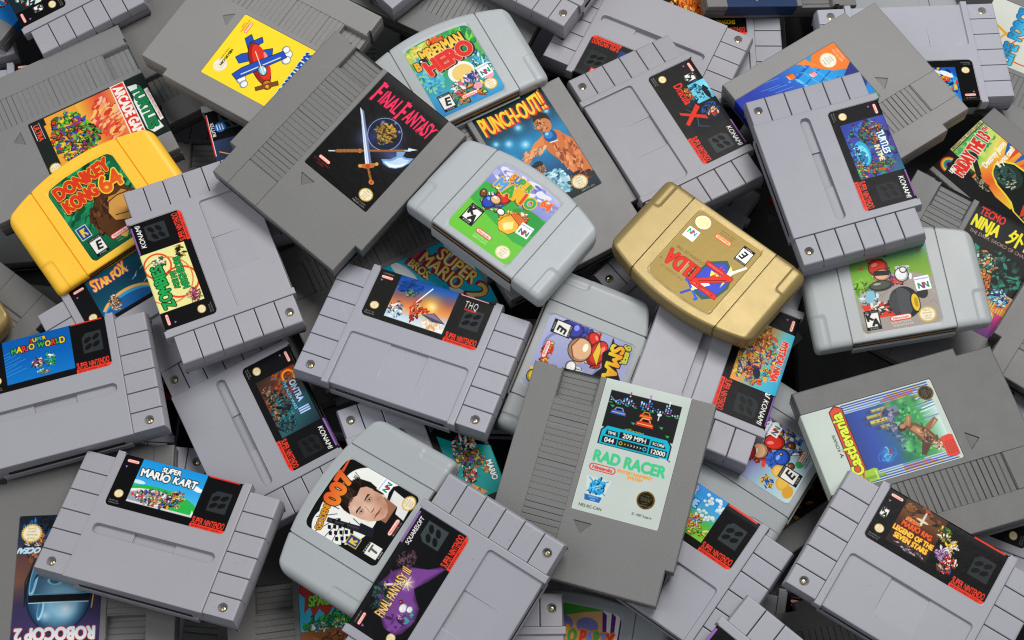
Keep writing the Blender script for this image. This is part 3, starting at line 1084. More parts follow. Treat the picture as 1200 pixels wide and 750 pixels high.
def l_contra():
    p = snes_base(pub=konami, code="SNS-CS-USA", mark='1a1c1e')
    p.clip(13.5, 5, 57.3, 33.8)
    p.grad(13.5, 5, 57.3, 33.8, ['2a2420', '7a3420', '2c5c62', '1c2c34'], 25)
    p.seed(31)
    p.dabs(24, 21, 10, 11, ['8a3c22', 'b0522c', '4a2c24', '2c3c4c', '6a5a4c'], 110, 1.6, ol=False)
    p.dabs(38, 13, 14, 7, ['1c6a70', '2c9098', '20343c', '6a4c38', '101c20'], 120, 1.4)
    p.dabs(50, 12, 5, 6, ['18383c', '2c6470', '0e1c20'], 46, 1.3)
    p.dabs(32, 9, 14, 3, ['8c6a4c', 'b08c60', '30261c'], 40, 1.1)
    p.ring(19.5, 27, 4.4, 1.9, 'e8a81c', 40, 320)
    p.ring(19.5, 27, 4.9, .9, 'd8401c', 60, 300)
    p.clip()
    p.text("ONTRA", 23.2, 25.6, 4.2, 'cfe4f4', bold=.3, sx=.74, sp=.03, out=[(.35, '1c3c7c')])
    p.text("III", 43.4, 23.4, 7.4, 'bcd8f0', bold=.3, sx=.55, sp=.04, out=[(.35, '1c3c7c')])
    p.text("THE ALIEN WARS", 21.5, 21.4, 2.1, '6cc4e0', bold=.18, sx=.9, out=[(.25, '102038')])
    p.rect(12.5, 4.4, 13.5, 5, '0b0b0c')
    return p


def l_fox():
    p = snes_base(code="SNS-FO-USA")
    p.clip(12.5, 3, 57.3, 35.7)
    p.grad(12.5, 3, 57.3, 35.7, ['1c5c8c', '0e4a5e', '0c3c50', '104a5c'])
    p.ell(33, 4, 20, 10, '3f9cc8'); p.ell(33, 3, 19.5, 8.6, '1d5f9c'); p.ring(33, 2, 21, 2.2, 'f0b060', 30, 150, ry=13)
    p.seed(12)
    p.dabs(24, 11, 3.6, 6.5, ['e8b070', 'c87a3c', 'e8e4dc', 'b8bcc4', '6a4a34'], 60, 1.2)
    for a, b in ((44, 20), (50, 14), (40, 27), (52, 24)):
        p.fill([(a, b), (a + 4, b + 3.4), (a + 1.4, b - .4)], 'a8c0cc'); p.line([(a - 2, b - 1), (a + 2, b + .6)], .4, 'd8e4ea')
    p.clip()
    p.text("STAR FOX", 15.5, 26.0, 7.0, 'f09a2a', bold=.45, sx=.58, sp=-.02, out=[(.5, '8c3c7c')], c2='f8d05a',
           warp=lambda X, Y, w: (X, Y * (1 + .25 * np.cos(X / w * 6.28)) - 1 + 1.5 * X / w))
    return p


def l_fant3():
    p = snes_base(code="SNS-F6-USA", lic=True, mark='3a4446')
    p.clip(9, 2.0, 57.6, 35.7)
    p.seed(14)
    for g, c in ((0, '4a2a58'), (1.2, '64387a'), (2.6, '7a4690')):
        p.fill([(9 + g, 16), (14, 22 - g), (20, 28 - g), (30, 33 - g), (40, 30 - g), (47, 24 - g), (52, 12), (58.4 - g, 5), (58, 2.5 + g * .4), (46, 8 + g), (38, 13), (33 - g * .3, 8 + g), (30, 4 + g), (22, 2 + g), (12 + g, 5 + g), (8 + g, 9)], c)
    p.dabs(30, 26, 10, 4, ['5c3470', '7c4a94', '4a2a58'], 20, 2.6, ang=30, ol=False); p.dabs(16, 12, 5, 5, ['5c3470', '3c2048', '7c4a94'], 18, 2.2, ol=False)
    p.dabs(24, 28, 9, 5, ['2c4a48', '3a5c58', '1c2c30'], 40, 1.8)
    p.dabs(50, 26, 6, 6, ['4a3040', '6a4858', '2a2024'], 34, 1.6)
    p.dabs(22, 5.5, 4, 2, ['4a9a98', '6a3a78'], 14, 1.4)
    p.clip()
    p.orb(25.0, 12.4, 3.2, 2.8, 'f0eef0', ol='6a5a78'); p.orb(26.4, 8.6, 2.4, 2.2, 'ece8ec', ol='6a5a78'); p.orb(27.4, 15.6, 1.2, 1.2, 'e8443a')
    p.dabs(20, 11, 2.2, 1.5, ['b878b0', 'd8a8d0'], 8, 1.0)
    p.glow(38.5, 18.5, 6, 'fff0b8', 1.0)
    for k in range(8):
        t = k * .785
        p.line([(38.5, 18.5), (38.5 + 4.6 * math.cos(t), 18.5 + 4.6 * math.sin(t))], .3, 'fff8d8')
    p.fill([(30, 29.5), (31.2, 30.2), (38.5, 19), (37.6, 18.4)], 'd8e4e8'); p.line([(32.4, 30.4), (29.2, 27.4)], .8, 'd8903c')
    p.text("FINAL FANTASY III", 13.4, 19.8, 5.6, 'f2c458', bold=.20, sx=.475, sp=.02, out=[(.28, '4a2418')], c2='f8ecb0',
           warp=lambda X, Y, w: (X, Y * (1 + .12 * np.cos(X / w * 25))))
    p.text("SQUARESOFT", 58.0, 30.2, 2.6, 'f4f2ee', bold=.14, sx=.80, shear=.1)
    p.rect(57.2, 34.2, 79, 35.7, '9068a8')
    return p


def l_bubble():
    p = snes_base(code="SNS-KV-USA", mark='343a3c')
    p.clip(12.5, 5.2, 57.3, 35.7)
    p.grad(12.5, 5.2, 57.3, 35.7, ['8cc83a', '58b84a', '4aa8e0', '2c8cd8'])
    p.seed(16)
    p.dabs(42, 11, 15, 5, ['e8b040', 'd8c84a', '3c9a3c', '5cb848', 'f0e080'], 110, 1.6)
    p.dabs(46, 15, 4, 5, ['e8502c', '3c8cd8', 'f4f0e0', 'e8a83c', 'f0c040'], 60, 1.1)
    p.dabs(36, 8, 3, 2.2, ['e888a8', 'f0b0c8'], 14, 1.2)
    for _ in range(30):
        a, b, r = p.r.uniform(44, 57), p.r.uniform(18, 34), p.r.uniform(1.0, 1.7)
        p.ell(a, b, r, r * .9, '8ab8cc'); p.ell(a - .1, b + .1, r * .85, r * .75, 'f2f6f4'); p.ell(a + .2, b - .2, r * .4, r * .35, 'd4e4ea')
    p.clip()
    p.text("KIRBY'S", 17, 28.4, 5.0, 'e0588c', bold=.4, jit=.7, sx=.8, out=[(.4, 'f8f4f0')])
    p.text("AVALANCHE", 14, 21.6, 5.0, '9cd8f4', bold=.38, sx=.66, out=[(.35, 'f8f8f8'), (.6, '1c5ca8')])
    p.rect(58, 34.6, 79, 35.7, 'e8402c')
    return p


def l_mystic():
    p = snes_base(pub=lambda q: konami(q, logo=True), code="SNS-GG-USA", mark='222628')
    p.clip(12.5, 5, 57.3, 35.7)
    p.grad(12.5, 5, 57.3, 35.7, ['e8a83c', 'e89c50', '58b8c8', '3ca8d0'], 70)
    p.seed(19)
    p.dabs(35, 18, 21, 12, ['e8782c', 'f0a83c', 'd8502c', 'f0d060', '3c8ca8', '6cb04c', '5c3c8c'], 240, 1.5)
    p.dabs(24, 16, 5, 6, ['e8882c', 'c85a20', 'f0c060'], 60, 1.3)
    p.dabs(45, 15, 5, 5, ['e8a878', 'b86a48', '1c2c5c', 'd8402c'], 60, 1.3)
    p.ell(47, 20, 4.0, 2.4, '16223c', ang=20); p.dabs(44, 8.5, 10, 2.4, ['f0c83c', '2c5ca8', 'e8e0c8'], 50, 1.3)
    p.clip()
    p.text("MYSTICAL NINJA", 19, 29.3, 4.0, 'd8362a', bold=.3, sx=.66, jit=.4, out=[(.3, 'f8e8c8')])
    p.text("THE LEGEND OF THE", 22, 33.8, 1.4, 'd8362a', bold=.1, sx=1.0)
    return p


def l_generic(seed, cols_, title=None, tc='f0c020', pub=None, stripe=None, bgc=('2c4c8c', '1c2c5c'), rate=None, code="SNS-XX-USA", black='0c0c0d', lic=False):
    p = snes_base(code=code, black=black, lic=lic, pub=pub)
    if rate:
        rating(p, 5.5, 15.5, 5.6, rate)
    p.clip(12.5, 4.6, 57.3, 35.7)
    p.grad(12.5, 4.6, 57.3, 35.7, list(bgc), 60)
    p.seed(seed)
    p.dabs(35, 20, 22, 14, cols_, 230, 1.9)
    p.clip()
    if title:
        p.text(title, 35, 24, 6, tc, bold=.4, al='c', sx=.8, jit=.5, out=[(.4, '201008')])
    if stripe:
        p.rect(58, 34.6, 79, 35.7, stripe)
    return p


def l_teal():
    p = snes_base(code="SNS-6M-USA")
    p.clip(12.5, 4.8, 60.5, 35.7)
    p.rect(12.5, 4.8, 60.5, 35.7, '12918f')
    p.fill([(12.5, 4.8), (12.5, 35.7), (30, 35.7), (20, 14)], '0b0b0c')
    p.seed(41)
    p.dabs(26, 19, 9, 8, ['f0f4f4', '9ad8e0', 'c8402c', 'e8c83c', '3c9c4a', '2c3c7c', 'e8a0b8'], 130, 1.3)
    p.dabs(33, 20, 8, 9, ['e8c83c', '7c4c9c', 'f0ecd8', '2c7c3c', 'c85c2c', '1c2c3c'], 110, 1.3)
    p.fill([(14, 24), (24, 20), (22, 22.5)], 'e8f4f8'); p.fill([(13, 19), (22, 18), (20, 20)], 'e8f4f8')
    p.dabs(44, 17, 5, 4.4, ['1c1c20', 'f0f0ec', 'c8342a', 'e8b894', '6a4a30'], 50, 1.3)
    p.fill([(50, 16), (58.5, 24), (59, 8)], 'e8943c'); p.dabs(55, 16, 2.6, 4, ['f0c05a', 'd86c2c'], 26, .8)
    p.dabs(41, 28, 6, 3, ['e8963c', 'c86c2c'], 22, 1.1)
    p.clip()
    p.text("MARIO", 38.5, 29.4, 3.6, 'f4f4f0', bold=.3, sx=.85, out=[(.3, '0b2c30')])
    return p


def l_space27():
    p = snes_base(code="SNS-RJ-USA", lic=True)
    p.clip(13.5, 6, 57.3, 35.7)
    p.grad(13.5, 6, 57.3, 35.7, ['1c4ca8', '2c8cd8', '1c5cb8'], 40)
    p.seed(44)
    p.dabs(28, 20, 15, 14, ['1c3c9c', '2c9cd8', '163070', '58b8e8', 'd83a2c', 'e8c83c'], 170, 2.0, ol=False)
    p.ell(21, 12, 5.4, 2.2, 'f0f4f8', ang=-30); p.ell(28, 9.5, 4, 1.4, 'e4ecf4', ang=-20); p.dabs(24, 16, 4, 1.6, ['e8502c', 'f0c83c'], 22, 1.2)
    p.clip()
    return p


def l_flame():
    p = snes_base(code="SNS-8X-USA", black='101010')
    p.clip(20, 12, 57.3, 35.7)
    p.seed(47)
    p.dabs(38, 24, 18, 11, ['e8942c', 'f0c040', 'd85c1c', '8c2c10', 'f8e090'], 180, 2.2, ang=80)
    p.clip()
    p.text("KING", 30, 27.5, 7.5, 'f0b428', bold=.5, sx=.85, out=[(.5, '7c2410')], c2='e8602c')
    p.text("OF", 48, 8.6, 4.5, 'f0c828', bold=.4, sx=.9); p.text("DRAGONS", 58, 10, 3.4, 'f0c828', bold=.3, sx=.6)
    return p


def l_black(stripe=None, txt=None):
    p = snes_base(code="SNS-KM-USA", black='09090a', lic=True)
    p.clip(12.5, 5, 57.3, 35.7)
    p.grad(12.5, 5, 57.3, 35.7, ['0c0c10', '1a2030', '30405c'], 60)
    p.seed(50)
    p.dabs(30, 20, 9, 8, ['6a7a4c', '4c6a9c', 'c87a3c', '2c3c5c', '283018'], 60, 1.6)
    p.line([(48, 32), (40, 18)], .8, 'f0963c'); p.line([(36, 12), (33, 8)], .7, 'f0963c')
    p.clip()
    p.ell(67, 27.5, 4.0, 4.0, '2c6cc0')
    for k in range(3):
        p.line([(64.6, 25.6 + k * 1.9), (69.4, 25.9 + k * 1.9)], .8, 'f4f4f4')
    if stripe:
        p.rect(45, 34.5, 79, 35.1, 'f0f0ec'); p.rect(45, 35.0, 79, 35.7, stripe)
    if txt:
        p.text(txt, 66, 31.6, 2.2, 'f0f0ec', bold=.15, al='c')
    return p


# --- tall cartridges: 55.9 x 87.4
def nes_base(c):
    return Print(55.9, 87.4, c)


def l_ff():
    p = nes_base('060607')
    p.seed(61)
    for r, a in ((21, .5), (16, .7), (13, .6)):
        p.glow(29, 49, r + 1, '6a74b8', a)
    p.glow(44, 42, 14, '6a74b8', .7); p.glow(20, 40, 12, '6a74b8', .5)
    # crossing battle axe and sword before a glass ball
    p.line([(7.2, 17), (12, 21)], 1.0, 'd8d8dc'); p.line([(10.5, 19.8), (47, 51.3)], 1.5, '8c5424'); p.line([(11.5, 20.6), (22.5, 30.2)], 2.5, 'a8682c')
    for k in range(6):
        p.line([(12 + k * 1.9, 22.6 + k * 1.65), (13.5 + k * 1.9, 20.8 + k * 1.65)], .5, '5c3414')
    p.ell(23.6, 31, 1.6, 1.6, 'c8843c')
    p.ell(28.7, 51.2, 12, 12, '141a34'); p.glow(24, 45, 8, '3c4880', .6); p.ring(28.7, 51.2, 11.8, .5, '9cacdc')
    p.dabs(28.5, 52, 7.6, 6.6, ['8c6a2c', 'c0983c', '3c2c14', '5c4420', '141008', 'a88438'], 130, 1.2, ol=False)
    p.dabs(30.5, 45, 3.4, 2.2, ['2c8c6c', '3c5cb0', '8c6a2c'], 14, .7)
    p.glow(22, 57, 2.4, 'e8f0ff', .7); p.glow(35, 59, 1.8, 'e8f0ff', .8); p.glow(29, 62, 1.4, 'e8f0ff', .8)
    p.line([(10.5, 19.8), (47, 51.3)], 1.3, '9c6430')
    p.fill([(38.5, 36), (42, 34.2), (46.5, 34.6), (50.5, 37), (53.5, 41), (55.2, 46), (55.2, 50.8), (51.2, 47.8), (48.6, 47.2), (47.8, 50.8), (43.0, 46.8), (45.2, 44.2), (43.4, 39.8)], '7ca4d0')
    p.fill([(40.5, 36.2), (46.3, 36.4), (49.6, 38.6), (52.2, 42), (54.0, 48), (50.8, 46.2), (48.2, 45.8), (46.6, 44.0), (45.8, 41), (44.2, 38.4)], 'c4dcf0')
    p.fill([(40.5, 35.6), (46.6, 35.2), (50.2, 37.6), (53.0, 41.4), (54.6, 47.6), (52.2, 42.8), (49.2, 39.4), (46.0, 37.4)], 'f4fafc')
    p.line([(46.6, 51), (50, 53.6)], 1.2, 'b8c4d8'); p.fill([(48.6, 51.8), (53.6, 57.4), (47.4, 54.2)], 'e0e8f0')
    p.fill([(2.6, 55.2), (6.8, 54.6), (36.4, 28.6), (33.4, 25.2)], '6c7ca4'); p.fill([(2.6, 55.2), (5.6, 54.0), (35.2, 27.4), (33.6, 25.4)], 'e8f0f8')
    p.line([(5, 53), (34.4, 26.8)], .5, 'a8bcd8')
    p.fill([(30.4, 24.2), (31.6, 22.0), (35.6, 24.2), (38.6, 27.8), (38.8, 31.4), (36.6, 30.6), (33.6, 27.2)], 'b8702c'); p.ell(35.0, 26.0, 1.6, 1.6, 'c23a2a'); p.ell(30.8, 22.8, 1.3, 1.3, 'e0a048'); p.ell(38.6, 31.2, 1.3, 1.3, 'e0a048')
    p.line([(36, 25.4), (43.2, 19.8)], 1.7, '9c6428'); p.line([(37, 25.6), (38, 24)], .5, '5c3414'); p.line([(39.6, 23.6), (40.4, 22)], .5, '5c3414'); p.ell(44.4, 18.9, 2.0, 1.7, 'c8843c'); p.ell(44.4, 18.9, .9, .9, 'c23a2a')

    def w(X, Y, W):
        return X, Y * (1 + .16 * np.abs(np.sin(X / W * 3.14 * 2))) - 1.0
    R = 'ee2e5c'
    p.text("INAL", 8.6, 67.2, 10.0, R, bold=.34, W=15.5, warp=w, shear=.04)
    p.text("ANTASY", 30.4, 67.8, 10.0, R, bold=.34, W=22.8, warp=w, shear=.04)
    p.text("F", 3.2, 64.2, 15.5, R, bold=.46, sx=.42); p.text("F", 25.2, 64.2, 15.0, R, bold=.46, sx=.40)
    for a, b in ((3.6, 64.4), (25.4, 64.4), (12.4, 67), (17.6, 67), (44.5, 67)):
        p.fill([(a - .3, b + 3), (a + 1.0, b + 3), (a - .4, b - 2.4)], R)
    for a, b in ((3.0, 79.5), (25, 79), (52.5, 76)):
        p.fill([(a, b - .6), (a, b + .8), (a + 4, b + 1.6)], R)
    pill(p, 9.4, 10.6, 9.6, 0); p.text("ENTERTAINMENT", 9.4, 7.2, 1.1, 'c83a2a', al='c', sx=1.1); p.text("SYSTEM", 9.4, 5.4, 1.1, 'c83a2a', al='c', sx=1.1)
    seal(p, 47.5, 9.8, 5.0); p.text("MADE IN JAPAN", 47.6, 3.3, .95, 'e0dcd4', al='c', sx=.95); p.text("NES-FF-CAN", 47.6, 1.3, 1.4, 'e0dcd4', al='c', sx=.95, bold=.06)
    return p


def l_racer():
    p = nes_base('c6cfc8')
    K = '1b1c1e'
    p.fill([(5, 56), (5, 80.5), (51, 80.5), (51, 56)], K)
    p.seed(62)
    # skyline
    pc = ['3a6fd0', 'e8f0f4', '7cb8e8', 'b83a8c']
    x = 6.0
    hs = [2, 1.6, 1.2, 1.6, 2, 4, 5, 9, 4, 3, 2, 1.6, 5, 6, 5, 11, 6, 3, 2, 3, 2, 1.6, 7, 9, 4, 3, 2, 2]
    for k, hh in enumerate(hs):
        for j in range(int(hh / .8)):
            if p.r.random() < .72:
                p.rect(x, 73.2 + j * .8, x + 1.0, 73.9 + j * .8, pc[p.r.randrange(4)])
        x += 1.6
    p.line([(5.5, 76.5), (9, 74), (12, 75.5), (14, 74)], .5, '7cb8e8')
    for k in range(9):
        p.line([(5 + k * 5.4, 72.6), (7.6 + k * 5.4, 72.6)], .6, '2fae4a')

    def car(x, y, s, c, c2):
        p.fill([(x - 5 * s, y), (x - 4.6 * s, y + 2.2 * s), (x - 3 * s, y + 2.8 * s), (x - 2 * s, y + 4.6 * s), (x + 2 * s, y + 4.6 * s), (x + 3 * s, y + 2.8 * s), (x + 4.6 * s, y + 2.2 * s), (x + 5 * s, y)], c)
        p.fill([(x - 2 * s, y + 2.9 * s), (x - 1.4 * s, y + 4.1 * s), (x + 1.4 * s, y + 4.1 * s), (x + 2 * s, y + 2.9 * s)], '101010')
        p.rect(x - 4.2 * s, y + 1.1 * s, x + 4.2 * s, y + 1.5 * s, c2); p.rect(x - 4.6 * s, y - .8 * s, x - 3.0 * s, y, '16181a'); p.rect(x + 3.0 * s, y - .8 * s, x + 4.6 * s, y, '16181a')
        p.line([(x - 3 * s, y + 2.8 * s), (x - 2 * s, y + 4.7 * s), (x + 2 * s, y + 4.7 * s), (x + 3 * s, y + 2.8 * s)], .4 * s, c2)
    car(13, 65.6, 1.0, '3a5fc0', 'e6c23a'); car(30.5, 67.6, .85, 'd8482c', 'e6c23a'); car(31, 62.0, 1.15, 'd23c2c', 'f0e070')
    p.line([(38.5, 68), (38.5, 72)], .8, 'e8f0ec'); p.ell(38.5, 72, 1.5, .9, 'e8f0ec')
    for a, b in ((22, 63), (21, 58.5), (40, 64.5), (45, 60), (6.5, 71)):
        p.fill([(a, b), (a + 3, b + .2), (a + 2.2, b - 1.6)], '2fae4a')
    # dashboard
    C = '19b3cc'
    p.fill([(5, 44.5), (5, 54), (8.2, 58), (47.5, 58), (51, 54), (51, 44.5)], K)
    p.fill([(5.7, 45), (5.7, 53.6), (8.6, 57.2), (47.2, 57.2), (50.2, 53.6), (50.2, 45)], C)
    for k in range(14):
        p.ell(20 + k * .9, 57.6, .35, .35, 'e6c23a')
    p.fill([(8.4, 51.4), (8.8, 54.5), (16, 54.5), (16.5, 51.4)], K); p.text("TIME", 12.4, 52.2, 1.7, 'e8f0ec', al='c', bold=.15)
    p.rect(17.4, 51.2, 36.8, 55.2, K); p.text("209 MPH", 27.1, 51.8, 2.9, 'f2f2ec', al='c', bold=.2, sx=.95)
    p.fill([(37.8, 51.4), (38.1, 54.5), (46, 54.5), (47.6, 51.4)], K); p.text("SCORE", 42.6, 52.2, 1.7, 'e8f0ec', al='c', bold=.15)
    p.rect(7.2, 46, 16.6, 50.2, K); p.text("044", 11.9, 46.7, 2.9, 'f2f2ec', al='c', bold=.2)
    p.rect(17.4, 46, 36.8, 50.2, K)
    for k in range(6):
        q = 21.5 + k * 2.0
        p.fill([(q, 47), (q + 1.4, 48.1), (q, 49.2), (q + .6, 48.1)], 'e6c23a' if k < 2 else 'f2f2ec')
    p.ring(19.4, 48.1, 1.0, .5, 'e6c23a'); p.ring(34.8, 48.1, 1.0, .6, '49c4d8')
    p.rect(37.8, 46, 49, 50.2, K); p.text("12000", 43.4, 46.7, 2.8, 'f2f2ec', al='c', bold=.2, sx=.95)
    p.rect(45, 42.2, 50.2, 45.2, 'c6cfc8'); p.rect(5.0, 43.6, 50.6, 44.6, 'c6cfc8')
    p.text("RAD RACER", 28, 33.4, 6.8, '4fc38a', al='c', bold=.5, W=46.5)
    p.rect(51.4, 44.0, 52.2, 44.8, '222222')
    pill(p, 12.5, 29.4, 17.0, c='d8322a', bg='c6cfc8')
    p.text("ENTERTAINMENT", 21.8, 29.8, 1.9, 'e8a04a', bold=.18, sx=1.02); p.text("SYSTEM", 29, 27.1, 1.9, 'e8a04a', bold=.18, sx=1.02)
    p.fill([(4.0, 23.0), (20.4, 23.0), (16.4, 7.0), (8.2, 7.0)], 'd5ddd6')
    p.fill([(6.6, 7.8), (16.2, 7.8), (17.0, 11.4), (5.8, 11.4)], '2a6cb0'); p.text("SPORTS", 11.6, 9.8, 1.2, 'e8f0f4', al='c'); p.text("SERIES", 11.6, 8.4, .9, 'e8f0f4', al='c')
    p.seed(6)
    p.dabs(12.2, 17.2, 4.6, 3.8, ['38a8e0', '2c9cd8'], 34, 1.9); p.line([(6, 22.4), (18.4, 13)], .8, '38a8e0'); p.line([(18.6, 22.4), (6.4, 13.5)], .8, '38a8e0'); p.line([(9, 16), (15, 19)], .5, 'bfe0ea'); p.line([(10, 15), (14.6, 17.2)], .4, 'bfe0ea')
    p.text("NES-RC-CAN", 4.0, 3.2, 1.8, '2c2c2c', bold=.05, sx=.95)
    blackseal(p, 43.8, 16.9, 5.9)
    p.text("© 1987 Square", 37.4, 6.0, 1.5, '2c2c2c', sx=.95)
    return p


def blackseal(p, x, y, r):
    p.ell(x, y, r, r, 'b89a58', n=40); p.ell(x, y, r * .93, r * .93, '16150f', n=40); p.ring(x, y, r * .84, .22, 'b89a58')
    for k, s in enumerate(("THIS SEAL IS", "YOUR ASSURANCE", "OFFICIAL", "QUALITY", "THE PRODUCT")):
        hh = r * .15
        p.text(s, x, y + r * (.48 - .27 * k) - hh / 2, hh * (1.5 if k == 2 else 1), 'b89a58', al='c', sx=.8 if k != 1 else .7)


def l_castle():
    p = nes_base('c4cec4')
    # blue field, running stripes on both sides
    for k, c in enumerate(('2a4a9c', '2a4a9c', '3a5cb0', '5a7cc8')):
        p.rect(.8 + k * 1.6, 3, 1.5 + k * 1.6, 61, c); p.rect(53.8 - k * 1.6, 3, 54.6 - k * 1.6, 61, c)
    for k, c in enumerate(('e0b83a', 'd8602c', 'c8402c', '3c9c4a')):
        p.rect(1.5 + k * 1.6, 12 + k * 4, 2.1 + k * 1.6, 38, c); p.rect(53.0 - k * 1.6, 8 + k * 3, 53.6 - k * 1.6, 30 + k * 3, c)
    p.clip(7, 4, 48.6, 60.5)
    p.grad(7, 4, 48.6, 60.5, ['cfe4e0', '4c9c5c', '2c7c4c', '2c5c8c', '2c4ca0', '203c88'], 90)
    p.seed(63)
    for k in range(34):
        p.glow(p.r.uniform(8, 47), p.r.uniform(14, 34), p.r.uniform(2.4, 5.5), ['1f6a3c', '5cb868', '2c8c4c', '123c28', '8cd088'][k % 5], .8)
    p.dabs(26, 24, 20, 9, ['2f8a48', '6cc070', '1c5434', '3ca058'], 90, 1.2, ol=False)
    # pale towers
    for x, y, w, hh, c in ((36, 40, 3.4, 12, 'cdbb6c'), (40.4, 37, 2.6, 16, 'b8a860'), (32, 38, 2.6, 9, 'a8a878'), (44, 40, 2.4, 9, 'c8b870'), (28.6, 34, 2.4, 7, '8c8ca8'), (38.2, 33, 7, 6, '6c7c88')):
        p.rect(x, y - 6, x + w, y + hh - 5, c); p.fill([(x - .5, y + hh - 5), (x + w + .5, y + hh - 5), (x + w / 2, y + hh)], '34406c'); p.rect(x, y - 6, x + w * .35, y + hh - 5, np.clip(hexc(c) * .6, 0, 1))
        for q in range(3):
            p.rect(x + w * .5, y - 3 + q * 3, x + w * .7, y - 2 + q * 3, '2c2838')
    p.dabs(30, 33, 14, 3, ['5c5c84', '8c84a8', '34406c', 'a8a0b8'], 50, 1.0, ol=False)
    # water swirl
    for k in range(16):
        p.ring(15 + (k % 5) * 1.6 - 3, 45 + (k % 3) * 1.8 - 2, 1.6 + (k % 4) * .9, .5, ['5cb8e4', '1c5ca8', '9cdcf4', '2c7cc8'][k % 4], k * 67, k * 67 + 95)
        p.glow(15 + (k % 4) * 2 - 3, 45 + (k % 5) - 2, 3.4, '3c90d0', .35)
    p.ell(17, 42, 1.6, 1.0, 'a03038')
    # falls
    for k in range(22):
        x = 30 + p.r.uniform(0, 17)
        p.line([(x, 4), (x - 1, 4 + p.r.uniform(6, 13))], .5, ['e8f4f4', 'a8ccd8', '6c94b0', '3c5c7c'][k % 4])
    # a bare-armed climber in brown, plain
    p.fill([(16, 10), (24, 14), (30, 20), (33, 26), (29, 28), (24, 24), (17, 21), (13, 16)], '6c4830'); p.fill([(18, 13), (24, 16), (29, 22), (27, 25), (20, 20)], 'b07c54'); p.fill([(21, 16), (25, 19), (27, 22), (24, 21)], 'd8a87c')
    p.fill([(29, 24), (36, 21), (37, 23), (31, 28)], 'a87450'); p.fill([(30, 25), (35, 22.6), (35.6, 23.4)], 'd0a078'); p.ell(29.5, 29.5, 2.5, 2.9, '3c281c', ang=20); p.ell(30.3, 28.8, 1.5, 1.9, 'b88460')
    p.fill([(14, 16), (8, 22), (9.4, 24.4), (17, 21)], '4c3424'); p.fill([(17, 11), (10, 7), (9, 10), (15, 15)], 'a07048'); p.fill([(23, 13), (28, 6), (31, 7.5), (26, 16)], '8c6040'); p.fill([(24, 12.6), (28, 7), (29.2, 7.8)], 'c89c74')
    p.dabs(20, 18, 5, 4, ['2c201a', '8c6444', '5c4030', 'c89c74'], 24, .9, ol=False)
    p.dabs(13, 12, 5, 4, ['c8a888', '5c4030', 'e0ccb0'], 16, 1.2, ol=False)
    p.clip()
    # arc of the whip
    p.ring(37, 23, 12.5, .7, '8c5a34', -70, 120, ry=17); p.ring(37, 23, 12.5, .3, 'c89060', -70, 120, ry=17)
    blackseal(p, 47.5, 6.4, 5.2)
    p.fill([(3, 1.4), (16.6, 1.4), (17.4, 4), (16.6, 9.4), (3.6, 9.4), (2.6, 5)], 'd8402c')
    for k in range(4):
        p.text("THE QUEST WAITS", 4.4, 7.4 - k * 1.7, .8, '3c1410', sx=.9)
    # title on its banner
    p.fill([(1.6, 60.4), (4, 69.6), (52.5, 69.6), (56, 65), (53.2, 60.4)], '3a1a14')
    p.fill([(2.2, 61.0), (4.4, 69.0), (52.2, 69.0), (55, 65), (52.8, 61.0)], 'd8442c')
    p.text("Castlevania", 7.4, 62.4, 7.0, 'dce838', bold=.46, W=43, out=[(.45, '2c3418')])
    p.fill([(1.4, 55), (8.6, 54), (9.6, 56), (9.0, 62.5), (4, 64), (1.2, 60.4)], '9cc43a'); p.rect(3.0, 50, 5.0, 67, '7ca42c'); p.rect(1.2, 64.6, 7.2, 65.8, 'b8d858'); p.rect(1.6, 55.2, 8.2, 56.2, 'c8e070')
    p.text("KONAMI", 25.5, 71.4, 2.0, '1c1c1c', bold=.12, shear=.15); p.line([(21.5, 73), (23, 71.8), (22.4, 71.0), (24.2, 72.8)], .6, '1c1c1c')
    return p


